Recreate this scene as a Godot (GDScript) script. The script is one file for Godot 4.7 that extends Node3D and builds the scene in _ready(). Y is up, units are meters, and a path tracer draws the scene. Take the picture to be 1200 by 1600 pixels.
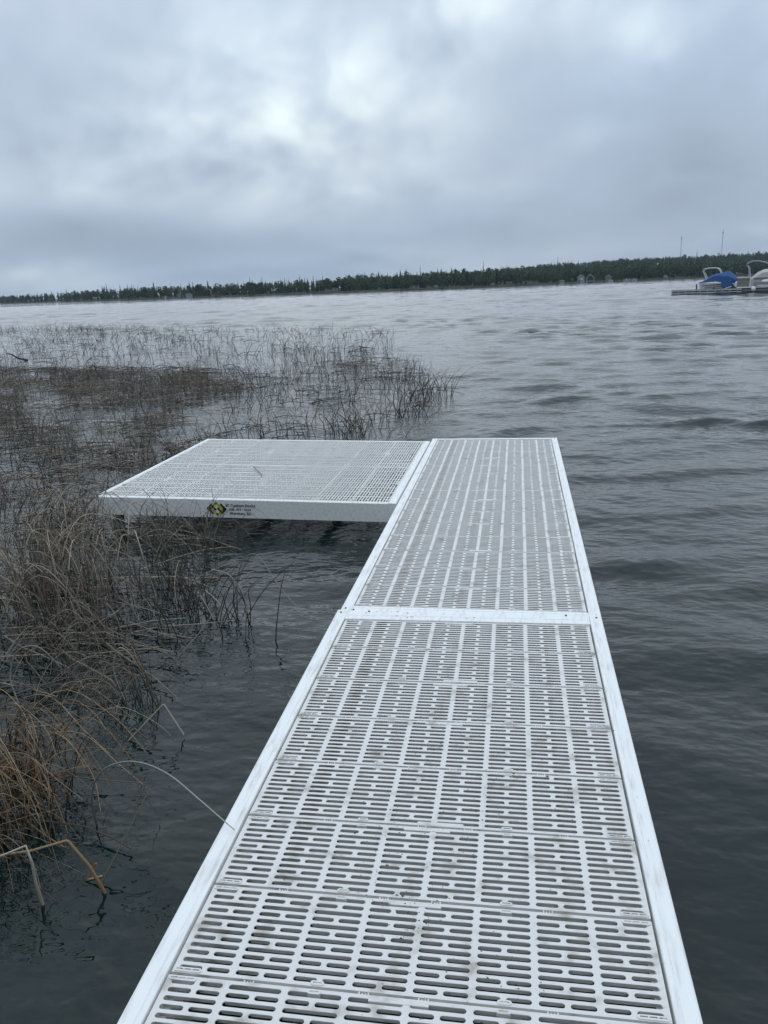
extends Node3D

const WATER := -0.24

var rng := RandomNumberGenerator.new()
var used := {}
var M := {}


# ------------------------------------------------------------------ helpers
class MB:
	var v := PackedVector3Array()
	var n := PackedVector3Array()
	var c := PackedColorArray()
	var i := PackedInt32Array()
	func tri(a: Vector3, b: Vector3, d: Vector3):
		var k := v.size()
		v.append(a); v.append(b); v.append(d)
		i.append(k); i.append(k + 1); i.append(k + 2)
	func quad(a: Vector3, b: Vector3, d: Vector3, e: Vector3):
		var k := v.size()
		v.append(a); v.append(b); v.append(d); v.append(e)
		i.append(k); i.append(k + 1); i.append(k + 2); i.append(k); i.append(k + 2); i.append(k + 3)
	func mesh(m: Material) -> ArrayMesh:
		var a := []
		a.resize(Mesh.ARRAY_MAX)
		a[Mesh.ARRAY_VERTEX] = v
		if n.size() == v.size(): a[Mesh.ARRAY_NORMAL] = n
		if c.size() == v.size(): a[Mesh.ARRAY_COLOR] = c
		a[Mesh.ARRAY_INDEX] = i
		var am := ArrayMesh.new()
		am.add_surface_from_arrays(Mesh.PRIMITIVE_TRIANGLES, a)
		am.surface_set_material(0, m)
		return am


func numbered(called: String) -> String:
	var k = used.get(called, 0)
	used[called] = k + 1
	return called if k == 0 else "%s_%03d" % [called, k]


func meta(o: Node, label := "", category := "", group := "", kind := ""):
	if label: o.set_meta("label", label)
	if category: o.set_meta("category", category)
	if group: o.set_meta("group", group)
	if kind: o.set_meta("kind", kind)


func thing(called: String, label: String, category: String, at := Vector3.ZERO, turn := 0.0, group := "") -> Node3D:
	var o := Node3D.new()
	o.name = numbered(called)
	add_child(o)
	o.position = at
	o.rotation.y = turn
	meta(o, label, category, group)
	return o


func part(called: String, mesh: Mesh, parent: Node, at := Vector3.ZERO) -> MeshInstance3D:
	var o := MeshInstance3D.new()
	o.mesh = mesh
	o.name = called
	parent.add_child(o, true)
	o.position = at
	return o


func single(called: String, mesh: Mesh, at := Vector3.ZERO) -> MeshInstance3D:
	var o := MeshInstance3D.new()
	o.mesh = mesh
	o.name = numbered(called)
	add_child(o)
	o.position = at
	return o


func dup(o: Node3D, at: Vector3) -> Node3D:
	var r: Node3D = o.duplicate()
	var base := String(o.name)
	if base.length() > 4 and base.substr(base.length() - 3).is_valid_int(): base = base.substr(0, base.length() - 4)
	r.name = numbered(base)
	add_child(r)
	r.position = at
	return r


func mat(r: float, g: float, b: float, rough := 0.6, metal := 0.0) -> StandardMaterial3D:
	var m := StandardMaterial3D.new()
	m.albedo_color = Color(r, g, b).linear_to_srgb()
	m.roughness = rough
	m.metallic = metal
	return m


# a box with chamfered edges, its axes given by basis b
func bbox(mb: MB, ctr: Vector3, size: Vector3, bev := 0.004, b := Basis.IDENTITY):
	var h := size / 2.0
	bev = minf(bev, minf(h.x, minf(h.y, h.z)) * 0.9)
	var p := func(sx: float, sy: float, sz: float, ax: int) -> Vector3:
		var q := Vector3(sx * (h.x - bev), sy * (h.y - bev), sz * (h.z - bev))
		q[ax] += [sx, sy, sz][ax] * bev
		return ctr + b * q
	for ax in 3:
		var u := (ax + 1) % 3
		var w := (ax + 2) % 3
		for s in [-1.0, 1.0]:
			var q := []
			for e in [[-1.0, -1.0], [1.0, -1.0], [1.0, 1.0], [-1.0, 1.0]]:
				var k := [0.0, 0.0, 0.0]
				k[ax] = s; k[u] = e[0]; k[w] = e[1]
				q.append(p.call(k[0], k[1], k[2], ax))
			if s > 0: mb.quad(q[3], q[2], q[1], q[0])
			else: mb.quad(q[0], q[1], q[2], q[3])
	if bev <= 0.0: return
	for ax in 3:          # edge chamfers between faces ax and u
		var u := (ax + 1) % 3
		var w := (ax + 2) % 3
		for s in [-1.0, 1.0]:
			for t in [-1.0, 1.0]:
				var k := [0.0, 0.0, 0.0]
				k[ax] = s; k[u] = t
				k[w] = -1.0
				var a0: Vector3 = p.call(k[0], k[1], k[2], ax)
				var b0: Vector3 = p.call(k[0], k[1], k[2], u)
				k[w] = 1.0
				var a1: Vector3 = p.call(k[0], k[1], k[2], ax)
				var b1: Vector3 = p.call(k[0], k[1], k[2], u)
				if s * t > 0: mb.quad(a0, a1, b1, b0)
				else: mb.quad(b0, b1, a1, a0)
	for s in [-1.0, 1.0]:
		for t in [-1.0, 1.0]:
			for r in [-1.0, 1.0]:
				var q0: Vector3 = p.call(s, t, r, 0)
				var q1: Vector3 = p.call(s, t, r, 1)
				var q2: Vector3 = p.call(s, t, r, 2)
				if s * t * r > 0: mb.tri(q0, q2, q1)
				else: mb.tri(q0, q1, q2)


func box_mesh(size: Vector3, m: Material, bev := 0.004) -> ArrayMesh:
	var mb := MB.new()
	bbox(mb, Vector3.ZERO, size, bev)
	return mb.mesh(m)


# a tube through pts, radius from r0 to r1, colour from ca to cb
func tube(mb: MB, pts: Array, r0: float, r1: float, sides := 4, ca := Color.WHITE, cb := Color.WHITE, cap := false):
	var base := mb.v.size()
	var cnt := pts.size()
	for k in cnt:
		var t: Vector3 = (pts[mini(k + 1, cnt - 1)] - pts[maxi(k - 1, 0)]).normalized()
		var up := Vector3.UP if absf(t.y) < 0.9 else Vector3.RIGHT
		var a := t.cross(up).normalized()
		var b := a.cross(t).normalized()
		var f := float(k) / (cnt - 1)
		var r := lerpf(r0, r1, f)
		for s in sides:
			var an := TAU * s / sides
			var d := a * cos(an) + b * sin(an)
			mb.v.append(pts[k] + d * r)
			mb.n.append(d)
			mb.c.append(ca.lerp(cb, f))
	for k in cnt - 1:
		for s in sides:
			var a0 := base + k * sides + s
			var b0 := base + k * sides + (s + 1) % sides
			mb.i.append(a0); mb.i.append(b0); mb.i.append(a0 + sides)
			mb.i.append(b0); mb.i.append(b0 + sides); mb.i.append(a0 + sides)
	if cap:
		for e in [0, cnt - 1]:
			for s in range(1, sides - 1):
				mb.i.append(base + e * sides); mb.i.append(base + e * sides + s); mb.i.append(base + e * sides + s + 1)


func smooth(ctrl: Array, per := 5) -> Array:
	var out := []
	for k in ctrl.size() - 1:
		var a: Vector3 = ctrl[maxi(k - 1, 0)]
		var b: Vector3 = ctrl[k]
		var c: Vector3 = ctrl[k + 1]
		var d: Vector3 = ctrl[mini(k + 2, ctrl.size() - 1)]
		for j in per:
			out.append(b.cubic_interpolate(c, a, d, float(j) / per))
	out.append(ctrl[-1])
	return out


func tube_mesh(pts: Array, r0: float, r1: float, m: Material, sides := 8) -> ArrayMesh:
	var mb := MB.new()
	tube(mb, pts, r0, r1, sides, Color.WHITE, Color.WHITE, true)
	return mb.mesh(m)


# skin over rings of equal length
func loft(mb: MB, rings: Array, closed := true, caps := true):
	var cnt: int = rings[0].size()
	for k in rings.size() - 1:
		for j in (cnt if closed else cnt - 1):
			var j2 := (j + 1) % cnt
			mb.quad(rings[k][j], rings[k][j2], rings[k + 1][j2], rings[k + 1][j])
	if caps:
		for e in [0, rings.size() - 1]:
			for j in range(1, cnt - 1):
				mb.tri(rings[e][0], rings[e][j], rings[e][j + 1])


func noise(sd: int, freq: float, oct := 4, kind := FastNoiseLite.TYPE_SIMPLEX_SMOOTH) -> FastNoiseLite:
	var f := FastNoiseLite.new()
	f.seed = sd
	f.frequency = freq
	f.noise_type = kind
	f.fractal_octaves = oct
	return f


func noise_tex(f: FastNoiseLite, size: int, stops: Array, cols: Array) -> NoiseTexture2D:
	var t := NoiseTexture2D.new()
	t.width = size
	t.height = size
	t.seamless = true
	t.noise = f
	var g := Gradient.new()
	g.offsets = PackedFloat32Array(stops)
	var cc := PackedColorArray()
	for c in cols: cc.append(c)
	g.colors = cc
	t.color_ramp = g
	return t


# ------------------------------------------------------------------ scene
func _ready():
	rng.seed = 4711
	var cam := Camera3D.new()
	cam.name = "camera"
	cam.position = Vector3(0.2414, 1.6381, 4.0822)
	cam.basis = Basis.from_euler(Vector3(-0.2821, 0.1746, -0.0403), EULER_ORDER_YXZ)
	cam.fov = 66.633
	cam.near = 0.05
	cam.far = 4000.0
	add_child(cam)
	cam.current = true

	var we := WorldEnvironment.new()
	we.name = "world_environment"
	var env := Environment.new()
	env.background_mode = Environment.BG_SKY
	env.tonemap_mode = Environment.TONE_MAPPER_LINEAR
	env.tonemap_exposure = 1.0
	env.sdfgi_enabled = true
	env.ssao_enabled = true
	env.ssil_enabled = true
	var sky := Sky.new()
	var pan := PanoramaSkyMaterial.new()
	pan.panorama = sky_texture()
	sky.sky_material = pan
	env.sky = sky
	env.fog_enabled = true
	env.fog_density = 0.00014
	env.fog_light_color = Color(0.70, 0.76, 0.82)
	we.environment = env
	add_child(we)

	var sun := DirectionalLight3D.new()
	sun.name = "sun"
	sun.light_energy = 0.22
	sun.light_angular_distance = 160.0
	sun.light_color = Color(1.0, 0.985, 0.965)
	sun.shadow_enabled = true
	sun.rotation_degrees = Vector3(-62, 160, 0)
	add_child(sun)

	materials()
	lake_bed()
	water()
	far_shore()
	far_buildings()
	home_shore()
	dock()
	boats()
	reeds()
	hero_stems()
	debris()


func dir_of(az: float, el: float) -> Vector3:
	var a := deg_to_rad(az)
	var e := deg_to_rad(el)
	return Vector3(sin(a) * cos(e), sin(e), -cos(a) * cos(e))


# overcast sky: brighter towards the zenith, cloud cells seen in perspective, a few thin and thick places
func sky_texture() -> ImageTexture:
	var w := 1536
	var h := 768
	var f1 := noise(11, 3.2, 5)
	var f2 := noise(23, 9.0, 4)
	var f3 := noise(37, 1.5, 3)
	var spots := []   # azimuth, elevation, width, height, strength
	for s in [[-12.5, 13.6, 7.0, 3.0, 0.23], [-10.5, 14.6, 3.0, 1.2, 0.08], [-19, 9.6, 5.5, 2.4, 0.24], [-15, 10.5, 8, 3.5, 0.14], [-28, 8.3, 5, 2.2, 0.18], [-1.5, 16.8, 4.0, 1.8, 0.26], [8, 13.8, 1.8, 1.6, 0.18], [4.8, 8.9, 2.5, 0.7, 0.12],
			[11, 6.3, 5.5, 3.8, -0.20], [-29, 4.3, 6, 1.3, -0.20], [-20, 3.2, 5, 0.8, -0.10], [-4, 3.2, 11, 1.3, -0.06], [-32, 1.6, 4, 0.7, 0.14], [-8, 2.0, 5, 0.6, 0.08], [1, 11, 3, 3.0, -0.10], [12, 2.4, 5, 0.9, 0.08], [-12, 5.9, 4, 0.8, 0.10], [-31, 13, 4, 4, -0.04]]:
		spots.append([dir_of(s[0], s[1]), s[0], s[1], s[2], s[3], s[4]])
	var data := PackedFloat32Array()
	data.resize(w * h * 3)
	var q := 0
	for y in h:
		var el := PI / 2 - (y + 0.5) / h * PI
		var sy := sin(el)
		var cy := cos(el)
		for x in w:
			if el < -0.02:
				data[q] = 0.30; data[q + 1] = 0.34; data[q + 2] = 0.38
				q += 3
				continue
			var az := wrapf((x + 0.5) / w * TAU, -PI, PI)      # 0 looks down -z
			var dx := sin(az) * cy
			var dz := -cos(az) * cy
			var yy := 0.42 * log(1.0 + maxf(sy, 0.0) / 0.10)
			var a := f1.get_noise_3d(dx, yy, dz)
			var b := f2.get_noise_3d(dx + a * 0.06, yy + a * 0.05, dz)
			var c := f3.get_noise_3d(dx, yy * 1.4, dz)
			var m := 1.0 + 0.16 * a + 0.14 * b + 0.08 * c
			var azd := rad_to_deg(az)
			var eld := rad_to_deg(el)
			var t := 0.0
			for s in spots:
				var ux: float = (azd - s[1]) / s[3]
				var uy: float = (eld - s[2]) / s[4]
				var d := ux * ux + uy * uy
				if d < 9.0:
					t += s[5] * exp(-0.7 * d) * (1.0 + 1.3 * b + 0.6 * a)
			m += t
			var L := (0.51 + 0.48 * sy) * m
			var thin := clampf((m - 0.95) / 0.5, 0.0, 1.0)
			data[q] = L * (0.82 + 0.05 * thin + 0.03 * c)
			data[q + 1] = L
			data[q + 2] = L * (1.24 - 0.16 * thin - 0.03 * c)
			q += 3
	var im := Image.create_from_data(w, h, false, Image.FORMAT_RGBF, data.to_byte_array())
	return ImageTexture.create_from_image(im)


func materials():
	# dock aluminium: painted, faint streaks of dirt
	var f := noise(5, 0.012, 4)
	var m := mat(1, 1, 1, 0.42)
	m.albedo_texture = noise_tex(f, 512, [0.0, 0.24, 0.46, 1.0], [Color(0.80, 0.79, 0.765), Color(0.90, 0.90, 0.885), Color(0.94, 0.94, 0.925), Color(0.955, 0.955, 0.94)])
	m.uv1_triplanar = true
	m.uv1_world_triplanar = true
	m.uv1_scale = Vector3(5.0, 5.0, 0.8)
	M.alu = m
	var fp := noise(9, 0.02, 5)
	m = mat(1, 1, 1, 0.5)
	m.albedo_texture = noise_tex(fp, 512, [0.0, 0.25, 0.40, 1.0], [Color(0.62, 0.58, 0.51), Color(0.80, 0.785, 0.755), Color(0.865, 0.855, 0.835), Color(0.885, 0.875, 0.855)])
	m.uv1_triplanar = true
	m.uv1_world_triplanar = true
	m.uv1_scale = Vector3(0.8, 0.8, 0.8)
	M.plastic = m
	M.under = mat(0.16, 0.17, 0.18, 0.6)
	M.black = mat(0.012, 0.012, 0.014, 0.5)
	M.yellow = mat(0.50, 0.52, 0.02, 0.5)
	M.ink = mat(0.03, 0.035, 0.045, 0.6)
	var s := mat(1, 1, 1, 0.75)
	s.vertex_color_use_as_albedo = true
	M.stem = s
	var l := mat(1, 1, 1, 0.85)
	l.vertex_color_use_as_albedo = true
	M.leaf = l
	M.mud = mat(0.07, 0.045, 0.025, 0.9)


# ------------------------------------------------------------------ ground under the lake
func lake_bed():
	var mb := MB.new()
	var f := noise(77, 0.35, 3)
	var nx := 90
	var nz := 90
	for j in nz:
		for i in nx:
			var fx := 2.0 * i / (nx - 1) - 1.0
			var x := 20.0 * fx + 2300.0 * pow(fx, 7.0)
			var fz := float(j) / (nz - 1)
			var z := 8.0 - 40.0 * fz - 1680.0 * pow(fz, 6.0)
			var deep := 0.42 + 0.5 * smoothstep(-2.0, 3.0, x) + minf(0.02 * maxf(0.0, -z), 3.0)
			mb.v.append(Vector3(x, WATER - deep + 0.10 * f.get_noise_2d(x, z), z))
			mb.n.append(Vector3.UP)
	for j in nz - 1:
		for i in nx - 1:
			var a := j * nx + i
			mb.i.append(a); mb.i.append(a + nx); mb.i.append(a + 1)
			mb.i.append(a + 1); mb.i.append(a + nx); mb.i.append(a + nx + 1)
	var m := mat(1, 1, 1, 0.95)
	m.albedo_texture = noise_tex(noise(3, 0.02, 4), 512, [0.0, 0.5, 1.0], [Color(0.10, 0.11, 0.09), Color(0.16, 0.165, 0.14), Color(0.25, 0.26, 0.20)])
	m.uv1_triplanar = true
	m.uv1_world_triplanar = true
	m.uv1_scale = Vector3(0.4, 0.4, 0.4)
	var o := single("lake_bed", mb.mesh(m))
	meta(o, "", "", "", "structure")


# ------------------------------------------------------------------ water
func grow(start: float, fine: float, to: float, ds: float, rate: float) -> Array:
	var out := []
	var x := start
	while x < to:
		out.append(x)
		x += ds + maxf(0.0, x - fine) * rate
	out.append(to)
	return out


func water():
	var right := grow(0.0, 7.0, 2300.0, 0.062, 0.016)
	var xs := PackedFloat32Array()
	for k in range(right.size() - 1, 0, -1): xs.append(-right[k])
	for q in right: xs.append(q)
	var back := grow(0.0, 11.0, 1700.0, 0.05, 0.010)
	var zs := PackedFloat32Array()
	for q in back: zs.append(6.0 - q)
	var nx := xs.size()
	var nz := zs.size()
	# wave trains running in from the lake
	var wr := RandomNumberGenerator.new()
	wr.seed = 99
	var kx := PackedFloat32Array()
	var kz := PackedFloat32Array()
	var am := PackedFloat32Array()
	var ph := PackedFloat32Array()
	var wl := PackedFloat32Array()
	for k in 34:
		var lam := 0.16 * pow(1.115, k) * wr.randf_range(0.95, 1.05)
		var an := deg_to_rad(wr.randfn(-6.0, 25.0))
		kx.append(TAU / lam * sin(an))
		kz.append(TAU / lam * cos(an))
		am.append(lam / TAU * (0.024 if lam < 0.9 else (0.026 if lam < 1.5 else 0.004)))
		ph.append(wr.randf() * TAU)
		wl.append(lam)
	var g1 := noise(61, 0.22, 2)
	var g2 := noise(62, 0.30, 2)
	var gust := noise(63, 0.035, 3)
	var hs := PackedFloat32Array()
	hs.resize(nx * nz)
	for j in nz:
		var z := zs[j]
		var cz := absf(zs[maxi(j - 1, 0)] - zs[mini(j + 1, nz - 1)]) * 0.5
		for i in nx:
			var x := xs[i]
			var cell := maxf(cz, 0.0)
			var cxs := absf(xs[maxi(i - 1, 0)] - xs[mini(i + 1, nx - 1)]) * 0.5
			var a := 1.25
			var calm := smoothstep(-0.3, -2.5, x) * smoothstep(-34.0, -22.0, z)
			a *= 1.0 - 0.62 * calm - 0.22 * calm * smoothstep(-6.0, -9.0, z)
			a *= lerpf(0.62, 1.0, smoothstep(1.0, -8.0, z))
			a *= 1.0 + 0.6 * gust.get_noise_2d(x, z * 2.0)
			var wx := x + 0.5 * g1.get_noise_2d(x, z)
			var wz := z + 0.35 * g2.get_noise_2d(x, z)
			var mod := 0.8 + 0.9 * pow(clampf(0.5 + 0.75 * g2.get_noise_2d(x * 0.55 + 50.0, z * 1.5), 0.0, 1.1), 2.0)
			var hsum := 0.0
			for k in 34:
				var lam := wl[k]
				if lam < 2.4 * cell: continue
				if lam < 2.2 * cxs * absf(kx[k]) * lam / TAU: continue
				var s := sin(kx[k] * wx + kz[k] * wz + ph[k])
				var far := 1.0 + (1.5 if lam > 0.6 else 0.9) * smoothstep(-5.0, -26.0, z)
				if lam >= 1.5: far = 1.0 + 1.2 * smoothstep(-14.0, -30.0, z) + 5.5 * smoothstep(-28.0, -80.0, z)
				hsum += far * am[k] * (s + 0.25 * (s * s - 0.5)) * (mod if k < 22 else 1.0)
			hs[j * nx + i] = hsum * a
	var v := PackedVector3Array()
	var nn := PackedVector3Array()
	var uv := PackedVector2Array()
	v.resize(nx * nz)
	nn.resize(nx * nz)
	uv.resize(nx * nz)
	for j in nz:
		var j0 := maxi(j - 1, 0)
		var j1 := mini(j + 1, nz - 1)
		for i in nx:
			var i0 := maxi(i - 1, 0)
			var i1 := mini(i + 1, nx - 1)
			var q := j * nx + i
			v[q] = Vector3(xs[i], WATER + hs[q], zs[j])
			nn[q] = Vector3(-(hs[j * nx + i1] - hs[j * nx + i0]) / (xs[i1] - xs[i0]), 1.0, -(hs[j1 * nx + i] - hs[j0 * nx + i]) / (zs[j1] - zs[j0])).normalized()
			uv[q] = Vector2(xs[i] / 11.0, zs[j] / 6.5)
	var idx := PackedInt32Array()
	idx.resize((nx - 1) * (nz - 1) * 6)
	var t := 0
	for j in nz - 1:
		for i in nx - 1:
			var a := j * nx + i
			idx[t] = a; idx[t + 1] = a + nx; idx[t + 2] = a + 1
			idx[t + 3] = a + 1; idx[t + 4] = a + nx; idx[t + 5] = a + nx + 1
			t += 6
	var arr := []
	arr.resize(Mesh.ARRAY_MAX)
	arr[Mesh.ARRAY_VERTEX] = v
	arr[Mesh.ARRAY_NORMAL] = nn
	arr[Mesh.ARRAY_TEX_UV] = uv
	arr[Mesh.ARRAY_INDEX] = idx
	var me := ArrayMesh.new()
	me.add_surface_from_arrays(Mesh.PRIMITIVE_TRIANGLES, arr)
	var m := StandardMaterial3D.new()
	m.transparency = BaseMaterial3D.TRANSPARENCY_ALPHA
	var c := Color(0.004, 0.013, 0.0105).linear_to_srgb()
	c.a = 0.93
	m.albedo_color = c
	m.roughness = 0.04
	m.metallic_specular = 0.39
	var nt := NoiseTexture2D.new()
	nt.width = 1024
	nt.height = 1024
	nt.seamless = true
	nt.noise = noise(15, 0.05, 4)
	m.heightmap_enabled = true
	m.heightmap_texture = nt
	m.heightmap_scale = 0.9
	me.surface_set_material(0, m)
	var o := single("lake_water", me)
	meta(o, "", "", "", "structure")


# ------------------------------------------------------------------ far shore
var shore := PackedVector2Array()

func shore_at(f: float) -> Vector2:
	var k := clampi(int(f), 0, shore.size() - 2)
	return shore[k].lerp(shore[k + 1], f - k)

func inland(p: Vector2) -> Vector2:
	return (p - Vector2(0.24, 4.08)).normalized()

func land_height(f: float, d: float) -> float:
	# f: place along the shore, d: metres inland
	var hill: float = smoothstep(7.5, 12.5, f) * 9.5 + smoothstep(12.5, 16.0, f) * 3.0 + smoothstep(3.0, 0.0, f) * 2.0
	return WATER - 0.3 + 0.8 * smoothstep(0.0, 4.0, d) + 1.2 * smoothstep(4.0, 60.0, d) + hill * smoothstep(60.0, 430.0, d)


func spruce_meshes(sd: int, wide: float) -> Array:
	var r := RandomNumberGenerator.new()
	r.seed = sd
	var tr := MB.new()
	tube(tr, [Vector3.ZERO, Vector3(0, 0.5, 0), Vector3(0, 0.97, 0)], 0.02, 0.003, 5, Color(0.05, 0.04, 0.03), Color(0.05, 0.04, 0.03))
	var cr := MB.new()
	var levels := 15
	for k in levels:
		var f := float(k) / (levels - 1)
		var y := lerpf(0.10, 0.97, f)
		var rad := wide * (pow(1.0 - f, 0.8) * 0.95 + 0.03)
		var nb := 7 if k < 9 else 5
		for b in nb:
			var an := TAU * (b + r.randf()) / nb
			var l := rad * r.randf_range(0.55, 1.2)
			var d := Vector3(cos(an), 0, sin(an))
			var side := Vector3(-sin(an), 0, cos(an)) * l * r.randf_range(0.28, 0.5)
			var tip := Vector3(0, y - l * 0.55, 0) + d * l
			var mid := Vector3(0, y + 0.01, 0) + d * l * 0.45
			var g := r.randf_range(0.7, 1.3)
			var col := Color(0.030 * g, 0.058 * g, 0.024 * g)
			var n0 := cr.v.size()
			for q in [Vector3(0, y + 0.055, 0), mid + side, tip, mid - side]:
				cr.v.append(q)
				cr.c.append(col)
			for ii in [0, 1, 2, 0, 2, 3]: cr.i.append(n0 + ii)
	return [tr.mesh(M.leaf), cr.mesh(M.leaf)]


func leafy_meshes(sd: int, tone: Color) -> Array:
	var r := RandomNumberGenerator.new()
	r.seed = sd
	var tr := MB.new()
	tube(tr, [Vector3.ZERO, Vector3(0.01, 0.3, 0), Vector3(-0.01, 0.75, 0.01)], 0.018, 0.004, 5, Color(0.16, 0.15, 0.13), Color(0.1, 0.09, 0.08))
	for k in 4:
		var an := TAU * k / 4.0 + r.randf()
		tube(tr, [Vector3(0, 0.3 + 0.09 * k, 0), Vector3(cos(an) * 0.16, 0.5 + 0.09 * k, sin(an) * 0.16)], 0.008, 0.003, 4, Color(0.14, 0.13, 0.11), Color(0.1, 0.09, 0.08))
	var cr := MB.new()
	var lobes := []
	for k in 7:
		var an := r.randf() * TAU
		lobes.append([Vector3(cos(an) * r.randf() * 0.2, r.randf_range(0.34, 0.86), sin(an) * r.randf() * 0.2), r.randf_range(0.10, 0.19)])
	for k in 190:
		var lo = lobes[r.randi() % lobes.size()]
		var d: Vector3 = Vector3(r.randfn(), r.randfn(), r.randfn()).normalized() * lo[1] * pow(r.randf(), 0.4)
		var p: Vector3 = lo[0] + d
		var s := r.randf_range(0.025, 0.055)
		var a := Vector3(r.randfn(), r.randfn(), r.randfn()).normalized()
		var b := a.cross(Vector3(r.randfn(), r.randfn(), r.randfn())).normalized()
		var g := r.randf_range(0.65, 1.4)
		var n0 := cr.v.size()
		for q in [p - a * s, p + b * s * 0.8, p + a * s, p - b * s * 0.8]:
			cr.v.append(q)
			cr.c.append(Color(tone.r * g, tone.g * g, tone.b * g))
		for ii in [0, 1, 2, 0, 2, 3]: cr.i.append(n0 + ii)
	return [tr.mesh(M.leaf), cr.mesh(M.leaf)]


func far_shore():
	for q in [[-1700, -1250], [-644.8, -960.1], [-456.7, -652.6], [-288.2, -476], [-199.2, -388.1], [-154.3, -364.9], [-114.7, -342.4], [-80.1, -321.1], [-52.6, -316.6], [-26.4, -309.8], [-2.1, -320.9], [23.9, -340.1], [53.1, -367.2], [86.2, -396.8], [123.3, -428.8], [187.5, -481], [330, -560], [620, -640]]:
		shore.append(Vector2(q[0], q[1]))
	var f_s := noise(31, 0.9, 2)
	# land
	var mb := MB.new()
	var ds := [-6.0, 0.0, 1.5, 4.0, 12.0, 30.0, 60.0, 110.0, 180.0, 260.0, 340.0, 430.0, 700.0]
	var steps := (shore.size() - 1) * 12
	for j in steps + 1:
		var f := j / 12.0
		var p := shore_at(f)
		var d := inland(p)
		for k in ds:
			var wob := 2.5 * f_s.get_noise_2d(f * 3.0, 0.0)
			var q: Vector2 = p + d * (k + wob)
			mb.v.append(Vector3(q.x, land_height(f, k) + (0.0 if k < 5 else 0.5 * f_s.get_noise_2d(q.x * 0.05, q.y * 0.05)), q.y))
	var n := ds.size()
	for j in steps:
		for k in n - 1:
			var a := j * n + k
			mb.i.append(a); mb.i.append(a + n); mb.i.append(a + 1)
			mb.i.append(a + 1); mb.i.append(a + n); mb.i.append(a + n + 1)
	var gm := mat(1, 1, 1, 0.95)
	gm.albedo_texture = noise_tex(noise(8, 0.03, 3), 256, [0.0, 0.5, 1.0], [Color(0.16, 0.18, 0.12), Color(0.21, 0.23, 0.15), Color(0.30, 0.29, 0.22)])
	gm.uv1_triplanar = true
	gm.uv1_world_triplanar = true
	gm.uv1_scale = Vector3(0.05, 0.05, 0.05)
	meta(single("far_shore_terrain", mb.mesh(gm)), "", "", "", "structure")

	# tree kinds
	var kinds := []
	for s in [[1, 0.15], [2, 0.19], [3, 0.12], [4, 0.165]]: kinds.append(spruce_meshes(s[0], s[1]))
	var leafy := []
	for s in [[11, Color(0.050, 0.082, 0.032)], [12, Color(0.070, 0.095, 0.040)], [13, Color(0.038, 0.062, 0.028)]]: leafy.append(leafy_meshes(s[0], s[1]))
	var tr := RandomNumberGenerator.new()
	tr.seed = 5
	var lead := noise(45, 1.7, 2)
	var tallness := func(f: float) -> float:
		return lerpf(lerpf(7.2, 6.6, smoothstep(3.0, 7.0, f)), 8.2, smoothstep(9.5, 12.5, f))
	# one tree per place, roughly evenly seen across the shore
	var n_s := 0
	var n_l := 0
	for k in 400:
		var px := k / 400.0
		# 1.6 .. 14.9 along the shore, in view
		var f := lerpf(1.75, 14.9, px) + tr.randf_range(-0.012, 0.012)
		var p := shore_at(f)
		var row := tr.randf()
		var q := p + inland(p) * (3.0 + 10.0 * row)
		var y := land_height(f, 3.0 + 10.0 * row) - 0.1
		var is_leafy := lead.get_noise_2d(f, 3.0) + tr.randf_range(-0.35, 0.35) > 0.12
		var ht: float = tallness.call(f) * (tr.randf_range(0.95, 1.2) if tr.randf() < 0.35 else tr.randf_range(0.6, 0.95))
		var place := "at the low left end of the far shore"
		if f > 4.6: place = "on the far shore beyond the reed bed"
		if f > 7.2: place = "on the far shore beyond the dock's end"
		if f > 9.2: place = "on the far shore left of the boathouse"
		if f > 11.1: place = "on the far shore right of the boathouse"
		if f > 12.9: place = "on the far shore behind the covered boats"
		if is_leafy and n_l < 150:
			var pr = leafy[tr.randi() % 3]
			var t := thing("leafy_tree", "rounded lighter green leafy tree " + place, "tree", Vector3(q.x, y, q.y), tr.randf() * TAU, "leafy trees " + place)
			part("trunk", pr[0], t); part("crown", pr[1], t)
			t.scale = Vector3(1.05, 0.8, 1.05) * minf(ht, 8.0)
			n_l += 1
		else:
			var pr = kinds[tr.randi() % 4]
			var t := thing("spruce_tree", "dark pointed spruce " + place, "tree", Vector3(q.x, y, q.y), tr.randf() * TAU, "spruces " + place)
			part("trunk", pr[0], t); part("crown", pr[1], t)
			t.scale = Vector3(1, 1, 1) * ht
			n_s += 1
	# taller spires that stand clear of the treeline
	for s in [[9.55, 9.6, "tall thin spruce spire standing alone above the middle of the treeline"], [8.36, 8.6, "slim spruce top poking up left of the middle of the treeline"], [8.58, 8.9, "narrow dark spruce top, one of a close pair above the leafy trees"],
			[12.86, 12.0, "tallest dark spruce behind the far cabins at the shore"], [10.7, 10.2, "tall dark spruce left of the white gabled boathouse"], [3.73, 9.4, "thin spruce spire at the left end of the far treeline"]]:
		var p := shore_at(s[0])
		var q := p + inland(p) * 8.0
		var pr = kinds[2]
		var t := thing("spruce_tree", s[2], "tree", Vector3(q.x, land_height(s[0], 8.0), q.y))
		part("trunk", pr[0], t); part("crown", pr[1], t)
		t.scale = Vector3(s[1] * 0.8, s[1], s[1] * 0.8)
	# the wood behind, which reads as one mass
	var sets := [[], [], [], []]
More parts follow.
